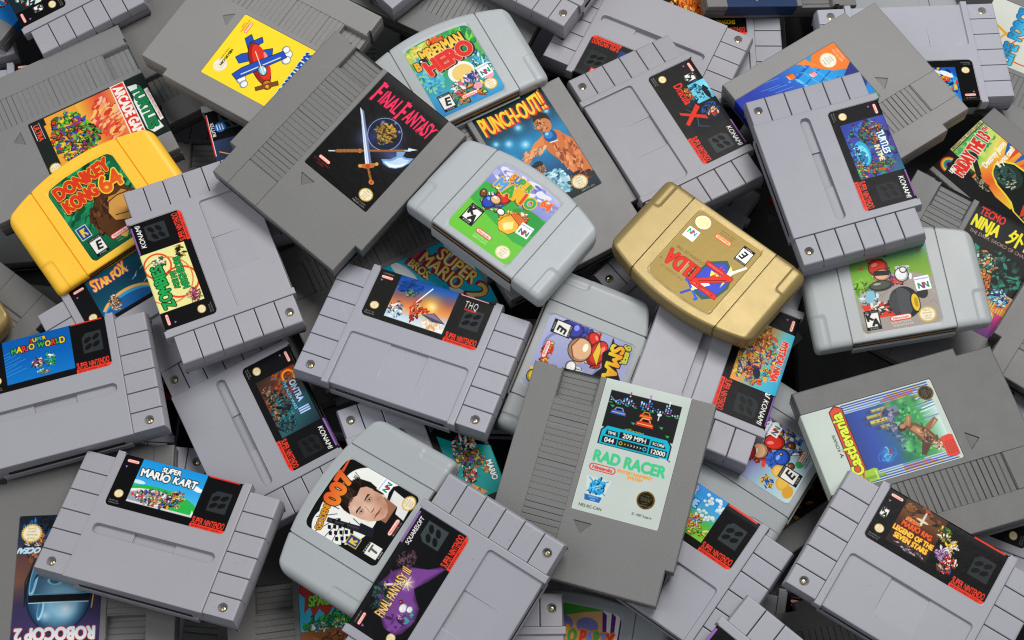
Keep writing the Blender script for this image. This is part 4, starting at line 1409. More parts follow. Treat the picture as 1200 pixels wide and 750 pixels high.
def l_blocks():
    p = nes_base('2b3f9c')
    p.grad(0, 0, 55.9, 87.4, ['2f6fc0', '2c9ad8', '2c58b8', '27389c', '2a3ca8'], 100)
    p.seed(64)
    for _ in range(26):
        p.glow(p.r.uniform(4, 50), p.r.uniform(30, 84), p.r.uniform(1, 2.4), 'cfe8ff', .8)
    for _ in range(12):
        x, y = p.r.uniform(18, 54), p.r.uniform(24, 60)
        p.line([(x, y), (x + 3, y + 14)], .5, '7cb8f0', .6)

    def cube(x, y, s, c, c2, c3, a=20):
        def T(u, v):
            t = math.radians(a)
            return (x + (u * math.cos(t) - v * math.sin(t)) * s, y + (u * math.sin(t) + v * math.cos(t)) * s)
        p.fill([T(0, 0), T(1, 0), T(1, 1), T(0, 1)], c); p.fill([T(0, 1), T(1, 1), T(1.35, 1.3), T(.35, 1.3)], c2); p.fill([T(1, 0), T(1.35, .3), T(1.35, 1.3), T(1, 1)], c3)
    for k in range(4):
        for j in range(3):
            cube(24 + 7 * k - 2.2 * j, 12 + 6.5 * j + 2.2 * k, 6.4, '2c98d8', '6cc8f0', '1c5cb0', 17)
    for k in range(4):
        cube(22 + 1.2 * k, 36 + 4.2 * k, 4.2, 'e8702c', 'f4a858', 'b8481c', 15)
    cube(27, 57, 4.6, 'e05a2c', 'f4a070', 'a83c1c', 40); cube(31, 60, 4.6, 'e05a2c', 'f4a070', 'a83c1c', 40)
    cube(47, 40, 4, 'e8782c', 'f8b070', 'b84c1c', 5); cube(49, 25, 4, '3858c0', '7c9ce8', '24387c', 5); cube(40, 26, 3.5, 'f0a0b0', 'f8d0d8', 'b86c7c', 5); cube(14, 20, 5, '2c9c4a', '5cc070', '1c6c34', 15)
    cube(20, 15, 3.5, 'f0a0b0', 'f8d0d8', 'b86c7c', 5)
    p.fill([(55.9, 0), (55.9, 20), (48, 27), (36, 14), (30, 0)], 'e87c34')
    p.fill([(16, 0), (36, 0), (24, 18), (10, 6)], '2c3478')
    p.fill([(44, 20), (55.9, 26), (55.9, 34)], 'e8883c')
    seal(p, 45.5, 12.5, 6.2, c='f0e8c8', c1='f4f0e0', tx='8c8458')
    p.text("NES-TI-USA", 45, 3.8, 1.6, 'f0f0f0', al='c', bold=.06); p.text("Made in Japan", 45, 1.6, 1.3, 'f0f0f0', al='c')
    p.text("FROM RUSSIA", 18, 9.2, 2.6, 'b83c9c', al='c', bold=.25, sx=.8, ang=0); p.text("WITH FUN!", 18, 5.6, 2.6, 'b83c9c', al='c', bold=.25, sx=.8)
    p.fill([(0, 0), (7, 0), (0, 9)], '2c9c4a')
    p.text("TETRIS", 28, 70, 12, 'c8388c', al='c', bold=.6, sx=.62, out=[(.5, 'f0b8d0')])
    return p


def l_punch():
    p = nes_base('10242a')
    p.grad(0, 0, 55.9, 87.4, ['0c161c', '123c5c', '1c6c9c', '2480b0', '14384a', '0e1c20'])
    p.seed(65)
    for a, b, r in ((14, 58, 8), (26, 66, 7), (24, 52, 9), (40, 62, 7), (10, 46, 7), (33, 44, 7), (50, 68, 5), (6, 62, 6), (44, 74, 5), (17, 38, 6)):
        p.glow(a, b, r, '3cb4e8', .8); p.glow(a, b, r * .55, 'd8f4ff', .95)
    p.dabs(10, 30, 12, 8, ['0e1c28', '1c3c58', '0a1016', '2c6c94'], 60, 2.0)
    # referee
    p.dabs(30, 16, 8, 10, ['a8d4e0', '7cb4c8', 'd8f0f4', '4c8ca8'], 90, 2.2, ol=False); p.ell(24, 31, 3.6, 4.6, 'b87c58'); p.ell(24, 34, 3.7, 2.6, '20242a'); p.dabs(24, 30, 2.4, 2.6, ['8c5a3c', 'd09c78', '5c3a28'], 20, .9)
    p.fill([(21, 24.6), (27.4, 24.6), (24.2, 23.4)], '101418'); p.fill([(14, 4), (24, 4), (20, 14)], '9cd0dc')
    # boxer: back, shoulders, arm and glove
    p.fill([(34, 50), (40, 54), (50, 50), (56, 40), (56, 12), (44, 14), (40, 28), (36, 38)], 'c8703c')
    p.dabs(47, 32, 7, 16, ['d88450', 'e8a070', 'b05c30', '8c4424', 'd88450'], 150, 2.2, ang=75, ol=False)
    p.fill([(36, 46), (30, 44), (20, 38), (10, 34), (10, 38), (20, 43), (30, 50), (38, 52)], 'd8884f'); p.dabs(26, 43, 9, 3, ['e8a878', 'b8683c', 'f0b888'], 40, 1.5, ang=25, ol=False)
    p.ell(9, 36.5, 4.6, 4.0, '1c3c78'); p.ell(8.4, 37.4, 2.6, 2.0, '3c6cb8')
    p.fill([(44, 36), (49, 38), (51, 50), (47, 53), (44, 48)], 'c8703c'); p.ell(42.8, 49.5, 4.6, 5.2, '15518c'); p.ell(42, 50.8, 3.0, 3.2, '2c80c0'); p.ell(41.4, 52, 1.3, 1.3, '8cd0f0'); p.line([(40, 45), (46, 44)], 1.0, 'e8e4dc')
    p.ell(42.6, 60, 5.6, 7.2, 'c87c4c', ang=12); p.dabs(41, 59, 3.6, 5, ['e0a070', 'b0683c', '8c4c2c', 'd88c5c'], 46, 1.2)
    p.fill([(37.5, 64), (39, 69), (45, 69.6), (49, 66), (49, 60), (46.6, 63.4), (41, 65.4)], '241812')
    p.dabs(46, 12, 9, 4, ['6c3420', '8c4c30', '341c14'], 36, 2.0, ang=10)

    def w(X, Y, W):
        return X, Y * (1 - .18 * np.sin(X / W * 3.14))
    for sx_, sy_, c in ((1.0, -1.0, 'd8302a'), (.5, -.5, 'd8302a')):
        p.text("PUNCH-OUT!!", 2.6 + sx_, 70.2 + sy_, 14.5, c, bold=.6, W=50, warp=w)
    p.text("PUNCH-OUT!!", 2.6, 70.2, 14.5, 'f4d83c', bold=.46, W=50, warp=w, c2='f0c030')
    p.ell(53, 85.4, .8, .8, 'b88c3c')
    seal(p, 43, 8.8, 5.8); p.text("NES-PT-USA", 46, 1.4, 1.3, 'e8e4dc', al='c')
    return p


def l_three():
    p = nes_base('f6da3a')
    p.seed(66)
    # a plain toy aeroplane in red and blue stands where the printed figure was
    for a, b, r in ((13, 46, 4.4), (17, 48, 3.6), (10, 43, 3.2), (46, 29, 3.8), (48.5, 33, 3.2)):
        p.orb(a, b, r, r * .9, 'f4f4f0', ol='5c6c84', hl=.02)
    p.shape([(14, 34), (19, 37), (36, 20), (33, 15), (29, 17)], '2b53b4'); 
    p.shape([(12, 14), (17, 12), (24, 20), (20, 24)], '2b53b4'); p.shape([(10, 22), (13, 25), (20, 22), (18, 17)], '2b53b4')
    p.orb(29, 33, 19, 6.6, 'd8382c', ang=52)
    p.shape([(12, 42), (15, 47), (34, 35), (48, 26), (46, 21), (38, 24), (26, 32)], '2b53b4'); p.line([(17, 43.4), (43, 26.4)], .9, 'f2e8c8')
    p.orb(32.5, 38, 4.6, 3.2, '9cd0e8', ang=52); p.orb(40.5, 47.6, 3.6, 4.2, 'd8752c', ang=-38)
    p.shape([(34, 52.5), (36.5, 55), (48.6, 43.6), (46.6, 41.4)], '7a4a24', w=2); p.ell(41.6, 48.6, 1.3, 1.3, 'e8b02c')
    p.line([(22, 24.5), (35, 41)], .7, 'f2e8c8')
    p.ell(44, 9, 5.6, 5.0, 'f4ecd8', n=40); p.ring(44, 9, 5.0, .3, 'e8cc8c')
    for k in range(4):
        p.text("Official Nintendo", 44, 10.8 - k * 1.6, .9, 'e0c890', al='c', sx=.8)
    p.text("NES-UM-CAN", 29, 8.4, 1.7, '2c2410', bold=.14); p.text("MADE IN JAPAN", 29, 6.0, 1.1, '6c5418')
    pill(p, 8.4, 8.8, 9.6, 0, bg='f8f0dc'); p.text("ENTERTAINMENT", 8.4, 5.4, 1.0, 'c83a2a', al='c', sx=1.0); p.text("SYSTEM", 8.4, 3.8, 1.0, 'c83a2a', al='c', sx=1.0)
    p.text("SUPER MARIO BROS.", 4, 57.5, 8, '1c4cb0', bold=.5, W=48, out=[(.4, 'f8f4e8')])
    p.text("3", 26, 69, 15, 'd8382c', bold=1.2, al='c', out=[(.5, 'f8f4e8')])
    return p


def l_arcade():
    p = nes_base('1d2422')
    p.clip(0, 8, 45, 74)
    p.fill([(7, 10), (50, 10), (48, 58), (26, 66), (7, 64)], 'e8a23c')
    p.seed(67)
    p.clip(1, 10, 52, 74)
    p.rect(1, 12, 50, 62, 'e8a040')
    p.grad(1, 36, 50, 63, ['e8b84a', 'e07a3c', 'd8503c', 'e08a50'])
    p.dabs(24, 52, 18, 10, ['d8503c', 'e89a5c', 'c8402c', 'f0c070', 'e8b8a0'], 110, 2.4, ang=120, ol=False)
    p.dabs(26, 25, 23, 14, ['4c9c3c', '6cb83c', '2c6c2c', 'e0c83c', '8c5c2c', '3c5cb0', '7c3c8c', 'c8402c'], 330, 1.9)
    p.dabs(30, 38, 8, 6, ['4c9c3c', '2c5cb0', '6cb848', 'c8402c', '1c3c1c'], 90, 1.5)
    p.clip()
    # banner and title
    p.fill([(0, 62.4), (52, 61.5), (54.5, 72), (-1, 73)], 'f0ece4'); p.fill([(1, 63.3), (51.3, 62.4), (53.3, 71.1), (.6, 72.1)], 'd83a28')
    p.text("ARCADE GAME", 2.6, 64.2, 6.6, 'f4f0e8', bold=.5, W=48)
    p.fill([(6, 73.6), (16, 75), (20, 73.4), (46, 73.6), (51, 77), (50, 84.6), (42, 83), (12, 82.4), (7, 80)], 'e8ece8')
    p.text("TURTLES", 9.5, 75.0, 6.6, '1e7a4a', bold=.6, W=38, out=[(.4, '0e3c24')], warp=lambda X, Y, w: (X, Y + 1.0 * np.sin(X / w * 3.14)))
    p.fill([(14, 83.2), (44, 84.2), (43.4, 87.0), (13.6, 86.2)], 'e8ece8'); p.text("TEENAGE MUTANT NINJA", 15, 84.2, 1.6, 'c8402c', ang=1.6, bold=.12, W=27)
    p.text("ULTRA", 3, 3.2, 3.4, 'e04a34', bold=.35, sx=.95, shear=.1); p.line([(2, 2.2), (16.5, 2.2)], .5, 'f0ece4'); p.line([(2.4, 7.6), (17.5, 7.6)], .4, 'f0ece4')
    seal(p, 44, 5.6, 4.6)
    return p


def l_friday():
    p = nes_base('131413')
    p.fill([(17, 26), (55.9, 10), (55.9, 87.4), (20, 87.4)], 'd8d08c')
    p.clip(12, 8, 55.9, 84.6)
    p.grad(20, 60, 55.9, 84.4, ['e8a83c', 'e8d86c', '8cc45c', '3c9c5c', '58a860'], 120)
    p.seed(68)
    p.dabs(36, 77, 18, 6, ['3ca05c', '8cc860', 'c8dc70', '58b070', '2c8c50'], 50, 4.2, ol=False); p.glow(22, 66, 9, 'f0e070', .8)
    p.grad(14, 26, 55.9, 62, ['e8c83c', 'e89a3c', 'e0602c', 'e8a03c', 'e8d060'], 60)
    for k in range(5):
        p.fill([(55.9, 30 + k * 7), (44, 40 + k * 4), (55.9, 34 + k * 7)], ['2c5ca8', 'd84a2c'][k % 2])
    p.fill([(10, 8), (14, 40), (20, 60), (12, 60), (12, 8)], '131413')
    # hooded shape, no figure
    p.fill([(12, 8), (14, 24), (18, 30), (20, 36), (22, 46), (27, 54), (34, 57.5), (41, 55), (46, 48), (47, 38), (55.9, 22), (55.9, 8)], 'e8d040'); p.fill([(13, 8), (15, 23), (19.5, 29), (21.5, 36), (23.2, 45), (28, 52.6), (34, 56), (40.2, 53.6), (44.6, 47), (45.5, 37), (55.9, 18), (55.9, 8)], '141a18')
    p.ell(34, 44, 9.6, 11.4, '22342e', n=40); p.ell(33, 46, 7.6, 8.4, '36504a', n=40)
    p.dabs(33, 46, 6, 7, ['2c4440', '1a2422', '48685c', '5c7c6c'], 26, 1.6); p.dabs(31, 38, 4.6, 3.4, ['d8d4b8', 'a8a88c', '2c3430'], 22, 1.1)
    p.dabs(14.5, 54, 3.4, 7, ['4c4c40', '8c8468', '23241e', 'b0a880'], 30, 1.3); p.fill([(17, 60), (20.5, 58), (31, 72.5), (28, 75)], '23241f'); p.fill([(24.6, 71.4), (29, 68), (32, 72.4), (28.6, 76.6)], '1c2420')
    p.clip()
    p.text("INTERACTIVE VIDEO GAMES", 21.5, 85.2, 1.9, '23231c', bold=.06, W=33); p.rect(20, 84.4, 55.9, 84.9, '23231c')
    p.text("FRIDAY THE 13", 8.6, 66.6, 9.6, 'd8342a', bold=.52, W=42, out=[(.6, 'f4f0e4')], ang=9)
    p.text("TH", 50.4, 78.4, 3.6, 'd8342a', bold=.3, W=4.2, out=[(.4, 'f4f0e4')], ang=9)
    p.text("Destroy Jason", 27, 59.2, 4.4, 'f4f4f0', bold=.26, W=27, shear=.15, ang=5); p.text("if you can!", 35, 52.6, 4.4, 'f4f4f0', bold=.26, W=20, shear=.15, ang=5)
    for k, c in enumerate(('d8402c', 'e89a2c', 'e8d83c', '3ca85c', '3c6cc0', '7c4ca0')):
        p.ring(9.6, 79.5, 6.4 - k * .8, .8, c, 10, 190)
    p.text("LJN", 5.5, 73.6, 3.4, 'f0ecdc', bold=.35, sx=.7)
    p.text("TOYS, LTD.", 12, 76, 1.1, 'f0ecdc')
    p.fill([(14, 18), (24, 12), (24, 22)], 'c8402c'); p.text("BE CAREFUL", 15, 14, 1.6, '3c9cd8', bold=.2)
    return p


def l_ninja():
    p = nes_base('0c0d0e')
    p.grad(0, 0, 55.9, 34, ['58306c', '8c2c7c', 'c83c7c', 'e8884c', 'e8b878'])
    p.seed(69)
    p.dabs(28, 44, 24, 16, ['0c0d0e', '10342c', '1c5c4c', '2c8c74', '0c0d0e'], 220, 2.2, ol=False)
    p.dabs(22, 48, 9, 9, ['d8dcd0', 'e8802c', '2c6c5c', 'd8a83c', '1c2c28'], 90, 1.4)
    p.dabs(26, 34, 7, 7, ['e87c2c', 'd85c20', 'f0a850'], 70, 1.5, ang=80)
    p.ell(13, 28, 6, 6, '1c3c8c'); p.dabs(13, 28, 4, 4, ['2c5cb8', '10204c', 'c84a2c'], 26, 1.2)
    p.dabs(42, 30, 7, 6, ['5cc8e8', 'c8f0f8', '2c6ca8', '1c2c6c'], 60, 1.5)
    for k in range(24):
        p.rect(10 + k * 1.7, 19, 11.1 + k * 1.7, 21 + p.r.random() * 5, 'e8c83c')
    seal(p, 40, 15, 5.0)
    p.text("TECMO", 3.4, 79.5, 5.6, 'd8342a', bold=.34, sx=.66)
    p.text("NINJA", 1.6, 69.2, 8.6, 'f0e428', bold=.55, sx=.56, sp=.03)
    p.text("外伝", 27.8, 69.6, 8.8, 'f0e428', bold=.42, sx=.92)
    p.text("THE DARK SWORD OF CHAOS", 3.0, 64.2, 2.6, 'e8b8a8', bold=.12, sx=.84)
    p.text("NES-NW-USA", 25, 6.8, 2.0, '3c8ce8', bold=.1); p.text("Made in Japan", 24, 3.2, 1.9, 'e8e4e8', bold=.1)
    p.text("TECMO, INC.", 34, 10.4, 1.6, '2c1c3c')
    return p


def l_two():
    p = nes_base('17a5c0')
    p.seed(70)
    p.ell(14, 82, 20, 9, 'ccd2d6', ang=20); p.ell(46, 66, 14, 6, 'd4dadc', ang=25); p.ell(10, 38, 12, 4, 'd4dadc', ang=25); p.ell(2, 52, 8, 4, 'c84a6c', ang=25); p.ell(34, 87, 12, 4, '1fa3b8')
    p.rect(0, 60, 55.9, 61, '1fa3b8')
    M = '8c2c44'

    def w(X, Y, W):
        return X, Y
    for dx, dy in ((-1.7, -1.3), (-.9, -.6)):
        p.text("SUPER", 8 + dx, 62.5 + dy, 8.8, M, bold=.9, ang=25, W=33)
        p.text("MARIO", 5 + dx, 50.5 + dy, 8.8, M, bold=.9, ang=25, W=36)
        p.text("BROS.", 4.5 + dx, 42.5 + dy, 5.4, M, bold=.7, ang=25, W=19)
    for s, x, y, h, W in (("SUPER", 8, 62.5, 8.8, 33), ("MARIO", 5, 50.5, 8.8, 36), ("BROS.", 4.5, 42.5, 5.4, 19)):
        p.text(s, x, y, h, 'd8b04c', bold=.42, ang=25, W=W, out=[(.3, '2c1c18')], c2='f0dc98')
    p.text("2", 40.6, 69.4, 14, M, bold=1.4, ang=15, W=12.5); p.text("2", 41.6, 70.2, 13, 'c8a448', bold=.6, ang=15, W=11.5, out=[(.3, '2c1c18')], c2='f0e0a0')
    p.dabs(28, 24, 18, 14, ['c8402c', 'e8d8b0', 'd8d8d8', '2c7c9c'], 120, 2.4)
    return p


def l_life():
    p = nes_base('d3d6cc')
    p.line([(36, 87), (30, 74), (26, 66)], 2.0, 'e0a02c'); p.ring(16, 50, 20, 1.4, 'e0a02c', -60, 80, ry=22); p.ring(10, 46, 22, 1.0, 'd8502c', -50, 90, ry=18); p.ring(20, 50, 14, 1.0, 'd8502c', 100, 260, ry=24)
    p.seed(71)
    p.dabs(34, 26, 16, 14, ['c8502c', '3c8c4a', 'e0a03c', '2c4c8c'], 120, 2.2)
    p.text("LIFE", 1.5, 56.5, 9.5, '1c78b8', bold=.8, W=19, out=[(.4, '14405c')], c2='58c8e8', sh=(.8, -.8, 'd8a04c')); p.text("FORCE", 25, 56.5, 9.5, '1c78b8', bold=.8, W=29, out=[(.4, '14405c')], c2='58c8e8', sh=(.8, -.8, 'd8a04c'))
    for k in range(4):
        p.line([(4, 44 - k * 1.6), (48, 44 - k * 1.6)], .5, ['c8502c', 'c8a03c', '5c8c4c', '8c8c84'][k])
    p.text("KONAMI", 8, 60, 2, '2c2c2c', bold=.12)
    return p


def l_chrome():
    p = nes_base('241f34')
    p.grad(0, 0, 55.9, 87.4, ['0e1420', '1c2c4c', '5c3c38', '6c4a3c', '342c4c', '3a3058', '2c2848'], 90)
    p.seed(72)
    p.dabs(44, 20, 8, 10, ['7c4c30', 'a8683c', '30384c'], 40, 2.4)
    p.dabs(30, 8, 24, 7, ['0c1c30', '1c4c7c', '2c8cc0', '0a0e14'], 70, 2.2, ang=80)
    # polished helmet-like dome, kept plain
    p.ell(27, 50, 21.5, 27.5, '0a1420', n=60)
    for k in range(22):
        t = k / 21
        c = (hexc('17395a') * (1 - t) + hexc('8fc4dc') * t)
        p.ell(27 - 3.0 * t, 51 + 6 * t, 20.5 - 12 * t, 26 - 17 * t, c, n=60)
    p.glow(22, 62, 9, 'e8f8ff', .9); p.glow(35, 66, 6, 'bfe4f4', .8)
    for a, b, c, d in ((10, 40, 3, 11), (43.5, 42, 2.4, 12), (16, 44, 2.2, 5), (30, 44, 5, 2.4), (38, 62, 2, 7)):
        p.ell(a, b, c, d, 'a8d4e6', ang=-8); p.ell(a + .5, b - .4, c * .6, d * .8, '3c7898', ang=-8)
    p.fill([(7, 52.6), (46.5, 52.6), (46, 57), (7.6, 57)], '04060a'); p.line([(8, 57.6), (46, 57.6)], .5, 'd8f0fa'); p.line([(8, 52.2), (46, 52.2)], .5, '5c9cbc')
    p.fill([(10, 44), (14, 33), (40, 33), (44, 44), (38, 36.5), (16, 36.5)], '16344c')
    p.ell(27, 33, 12.5, 7.0, '8c5844', n=40); p.ell(25, 33.8, 9.5, 5.0, 'b07a60', n=40); p.ell(27, 30.6, 4.4, 1.0, '5c3430'); p.dabs(27, 33, 9, 4, ['9c6450', 'b88068', '7c4c3c'], 14, 2.0)
    p.line([(6, 62), (4.5, 46), (9, 31)], .9, 'd0a050'); p.line([(48.5, 60), (49, 44), (44, 30)], .8, '101820')
    p.text("ROBOCOP 2", 28, 74.0, 7.6, 'f0eeea', al='c', bold=.65, W=51, out=[(.5, 'a8382c')], c2='c8d4e0')
    seal(p, 47.2, 11.8, 6.6)
    p.text("OCEAN", 40, 21.5, 3.4, 'bfe0f0', bold=.4, shear=.5); p.text("DATA EAST", 8, 4, 2.4, 'd8e8f0', bold=.2, shear=.3)
    for a, b in ((38, 17), (44, 18), (32, 17), (28, 18.5), (50, 17.5)):
        p.line([(a, b), (a - 2, b + 2.4), (a + 1, b + 1.4)], .5, 'cfeaf4')
    p.text("Pictures", 20, 4, 1.5, 'd8d8e0'); p.text("Reserved", 20, 2, 1.5, 'd8d8e0')
    return p


def l_mutant():
    p = nes_base('3fb4d8')
    p.seed(73)
    p.fill([(1, 87.4), (0, 78), (4, 74), (3, 64), (7, 68), (9, 60), (13, 66), (18, 60), (22, 66), (28, 61), (32, 68), (40, 64), (44, 72), (52, 70), (55.9, 78), (55.9, 87.4)], 'a8342e')
    p.dabs(28, 56, 26, 5, ['2c8c44', '3ca850', '206c38'], 90, 2.4)
    p.rect(0, 10, 55.9, 52, '8c5430'); p.dabs(28, 40, 26, 10, ['8c5430', '9c6038', '7a4828'], 80, 3)
    p.dabs(12, 54, 5, 3, ['f0f0ec', '3c7c4c', '4c6ca8', 'e8c83c'], 34, 1.2); p.dabs(26, 55, 5, 3, ['f0f0ec', '3c9c4c', '9cb8d8', 'e8c83c'], 34, 1.2)
    p.fill([(36, 50), (44, 50), (46, 64), (38, 65)], 'c23c2c'); p.line([(39, 54), (44, 60)], .8, '5c1c14'); p.line([(44, 54), (39.5, 60)], .8, '5c1c14')
    p.fill([(44, 52), (55.9, 46), (55.9, 52), (46, 60)], 'e8b03c'); p.dabs(28, 40, 4, 5, ['e8dcc0', '4c3c2c', '9c9c84'], 26, 1.1)
    p.dabs(6, 36, 3, 6, ['e8c040', 'c89c34'], 16, 1.4, ang=90); p.dabs(30, 64, 3.5, 3, ['e8a03c', 'd8802c'], 14, 1.3)
    p.text("vs", 26, 80, 4, 'f0ece4', bold=.3, al='c'); p.text("THE", 26, 77, 3.6, 'f0ece4', bold=.3, al='c')
    p.text("SPACE MUTANTS", 6, 68.0, 6.6, '8cd048', bold=.45, sx=.62, out=[(.4, '26401c')], shear=.1)
    return p


def l_plain_nes(bg, cs, seed, title=None, tc='f0ece4'):
    p = nes_base(bg)
    p.seed(seed)
    p.dabs(28, 40, 28, 40, cs, 260, 3.2)
    if title:
        p.text(title, 28, 66, 8, tc, al='c', bold=.5, sx=.6)
    return p


def l_redblack():
    p = nes_base('a81c20')
    p.seed(74)
    p.dabs(28, 50, 20, 26, ['8c1418', 'b82428', '6c1014'], 60, 3)
    p.text("TENGEN", 8, 6, 4.0, 'f0e8e4', bold=.3, sx=.8)
    return p


# --- arched cartridges: 51.2 x 60.7
def n64_base(c):
    return Print(51.2, 60.7, c)


def l_sixtyfour():
    p = n64_base('6fbf44')
    p.grad(0, 30, 51.2, 60.7, ['a8b4dc', '7c88c4', '9c9cd0', 'c4c4e0'], 80)
    p.seed(81)
    p.dabs(26, 52, 25, 7, ['e4e4f0', '8c8cc8', 'b0b4dc', '6c70b4'], 70, 3, ang=10, ol=False)
    p.fill([(0, 34), (51.2, 42), (51.2, 18), (0, 10)], '3fa548'); p.ell(14, 36, 18, 7, '3fa548'); p.ell(42, 34, 14, 8, '2f9440')
    p.grad(0, 0, 51.2, 12, ['6fc03c', '5cb43c'])
    p.fill([(0, 0), (51.2, 0), (51.2, 15), (0, 25)], '6cc040')
    p.seed(82)
    p.dabs(15, 32, 7, 8, ['d83428', '2c4cb0', 'e8bc94', 'f4f0ea', '7a4a2c'], 60, 1.8)
    p.dabs(19, 41, 4.6, 3.6, ['d83428', 'c82c22'], 30, 1.5)
    p.dabs(33, 27, 8, 8, ['f0b83c', 'f8e08c', 'e8902c', 'f4ecb0'], 80, 1.7)
    p.dabs(37, 34, 5, 4, ['d86c2c', '3c9c40', 'f0ead8', 'b8481c'], 36, 1.4)
    p.orb(12, 30, 4.6, 5.4, '2c4cb0'); p.orb(17.5, 38, 5.4, 4.6, 'd8342a'); p.orb(14.6, 34, 4.0, 3.4, 'e8b88e'); p.orb(5, 33, 2.6, 3.4, '7a4426', ang=30); p.orb(10, 42.6, 2.4, 2.4, 'f2f2ee'); p.orb(23, 29, 3.0, 2.6, 'f2f2ee')
    p.shape([(26, 22), (30, 18), (37, 19), (40, 25), (37, 31), (31, 32), (27, 28)], 'f0b43c', w=2); p.shape([(29, 32), (33, 35), (40, 34), (43, 30), (38, 29)], 'd86c2c', w=2); p.fill([(29, 23), (33, 20), (37, 24), (34, 29)], 'f8e48c')
    p.glow(32, 24, 6, 'fff4c0', .7)
    rating(p, 4.0, 8.6, 10.4, 'K-A')
    pill(p, 24.6, 9.4, 12.5, 0, c='e2332a', bg='f4f0e8')
    p.text("NUS-NSME-USA", 24.6, 5.6, 1.1, 'eef4e4', al='c'); p.text("MADE IN JAPAN", 24.6, 3.8, 1.1, 'eef4e4', al='c')
    seal(p, 42.5, 6.8, 5.0, c='e8dcae', c1='f4efdc')
    n64mark(p, 44.0, 28.0, 9.2, 4)
    C = ['d8482c', 'e8b02c', '3ca048', '3c7cd0', 'e8b02c']
    p.text("SUPER", 12.2, 51.8, 5.2, 'd8482c', bold=.4, jit=.8, sx=.78, out=[(.4, '2a1c14'), (.65, 'e8c05a')], colors=['d8742c', '3c7cd0', '3ca048', 'e8b02c', '3ca048'], sh=(-.3, -.7, '4a2c14'))
    p.text("MARIO", 6.2, 41.4, 8.2, 'd8482c', bold=.5, jit=.8, sx=.86, out=[(.5, '2a1c14'), (.8, 'e8b840')], colors=['5c9ce0', '3ca048', 'e8b02c', 'd8482c', '3ca860'], sh=(-.4, -1.0, '6a4014'))
    p.text("64", 39.6, 48.6, 6.0, 'e8642c', bold=.45, jit=.6, sx=.85, out=[(.35, 'f0c86c')])
    return p


def l_wheel():
    p = n64_base('98a054')
    p.grad(0, 0, 51.2, 60.7, ['8c8478', 'a8a094', '8cac3c', '6c9c38', '4c94c8'])
    p.ell(30, 14, 30, 24, 'a39a92', n=40); p.seed(83)
    for k in range(70):
        t = p.r.uniform(0, 3.1); r = p.r.uniform(12, 30)
        p.line([(30 + r * math.cos(t), 12 + r * .8 * math.sin(t)), (30 + r * math.cos(t + .14), 12 + r * .8 * math.sin(t + .14))], .3, ['7c706c', 'c4bcb4', '8c8480'][k % 3])
    p.rect(0, 36, 12, 44, '7cb43c'); p.dabs(6, 32, 6, 5, ['6ca838', '8cc048', '589430'], 26, 2); p.ell(7, 45, 1.4, 1.1, 'd84a34'); p.ell(46, 51, 1.3, 1.0, 'd84a34')
    p.dabs(41, 57, 7, 3, ['d8402c', 'b82c20', '20201e', 'f0ece4'], 40, 1.4); p.dabs(22, 56, 9, 3, ['5ca8d8', 'e8f0f4'], 22, 2)
    # red, white and blue figure area kept as loose strokes
    p.dabs(18, 45, 6, 5, ['d8402c', 'c83428', 'e06048'], 46, 1.7); p.dabs(20, 38, 6, 4, ['e8b48c', 'd89c74', '5c3420'], 36, 1.5)
    p.dabs(33, 37, 5.6, 5, ['f0f0ee', 'd8dce0', 'c4c8cc'], 44, 1.7); p.dabs(27, 33, 5, 2.4, ['d8402c', '4c3c8c'], 22, 1.5)
    p.ell(17, 31, 8, 3.6, '4c4f46'); p.ell(17, 31.6, 6, 2.4, '6c7064')
    p.dabs(8, 25, 6, 4, ['9cc8d8', 'd8e8ec', '5c8c9c', 'b8b4a8'], 40, 1.8); p.ell(9, 25, 3, 4.4, '8cc0d0', ang=-30)
    p.fill([(2, 20), (20, 18), (26, 10), (6, 10)], 'd83c28'); p.dabs(15, 16, 9, 4, ['d83c28', 'e8e4dc', '2c2a28'], 40, 1.6)
    p.orb(18, 44, 6.5, 5.6, 'd8382a', ang=15); p.orb(20, 38.5, 5.6, 4.2, 'e6b48c'); p.shape([(15, 39), (24, 38), (25, 40.5), (15, 41.4)], '20242c'); p.orb(32, 36.5, 4.6, 5.0, 'f0f0ee'); p.orb(33.6, 39.6, 2.4, 2.2, 'f0f0ee'); p.orb(17.5, 31.5, 7.6, 3.4, '50544a')
    # fat tyre and hub
    p.ell(30, 17.5, 9.8, 11.0, '1d1e1f', n=40); p.ell(28, 18, 7.8, 10.0, '4a4c4e', n=36)
    for k in range(6):
        p.ring(28 - k * .2, 18, 7.2 - k * 1.1, .25, '2c2e30', 90, 270, ry=9.4)
    p.ell(36.6, 16.4, 3.2, 7.2, '1d1e1f'); p.ell(36.8, 16.4, 2.5, 6.0, 'e8c02c'); p.ell(37.2, 16.4, 1.2, 3.4, 'b8901c'); p.ell(42.5, 22.5, 3.6, 4.4, '2a2a2a')
    rating(p, 2.6, 2.4, 9.6, 'K-A', 0)
    pill(p, 25.5, 8.0, 14.0, 0)
    p.text("NUS-NKTE-USA", 25, 4.4, 1.3, 'e8e8e4', al='c'); p.text("NUS-NKTE-USA", 26, 2.4, 1.3, 'e8e8e4', al='c')
    seal(p, 42.5, 7.2, 5.6)
    n64mark(p, 44.0, 28.5, 9.6, 2)
    p.text("MARIO KART 64", 22, 56.6, 2.6, 'e8b02c', bold=.4, jit=.6, al='c', sx=.6, out=[(.4, '2a1c14')])
    return p


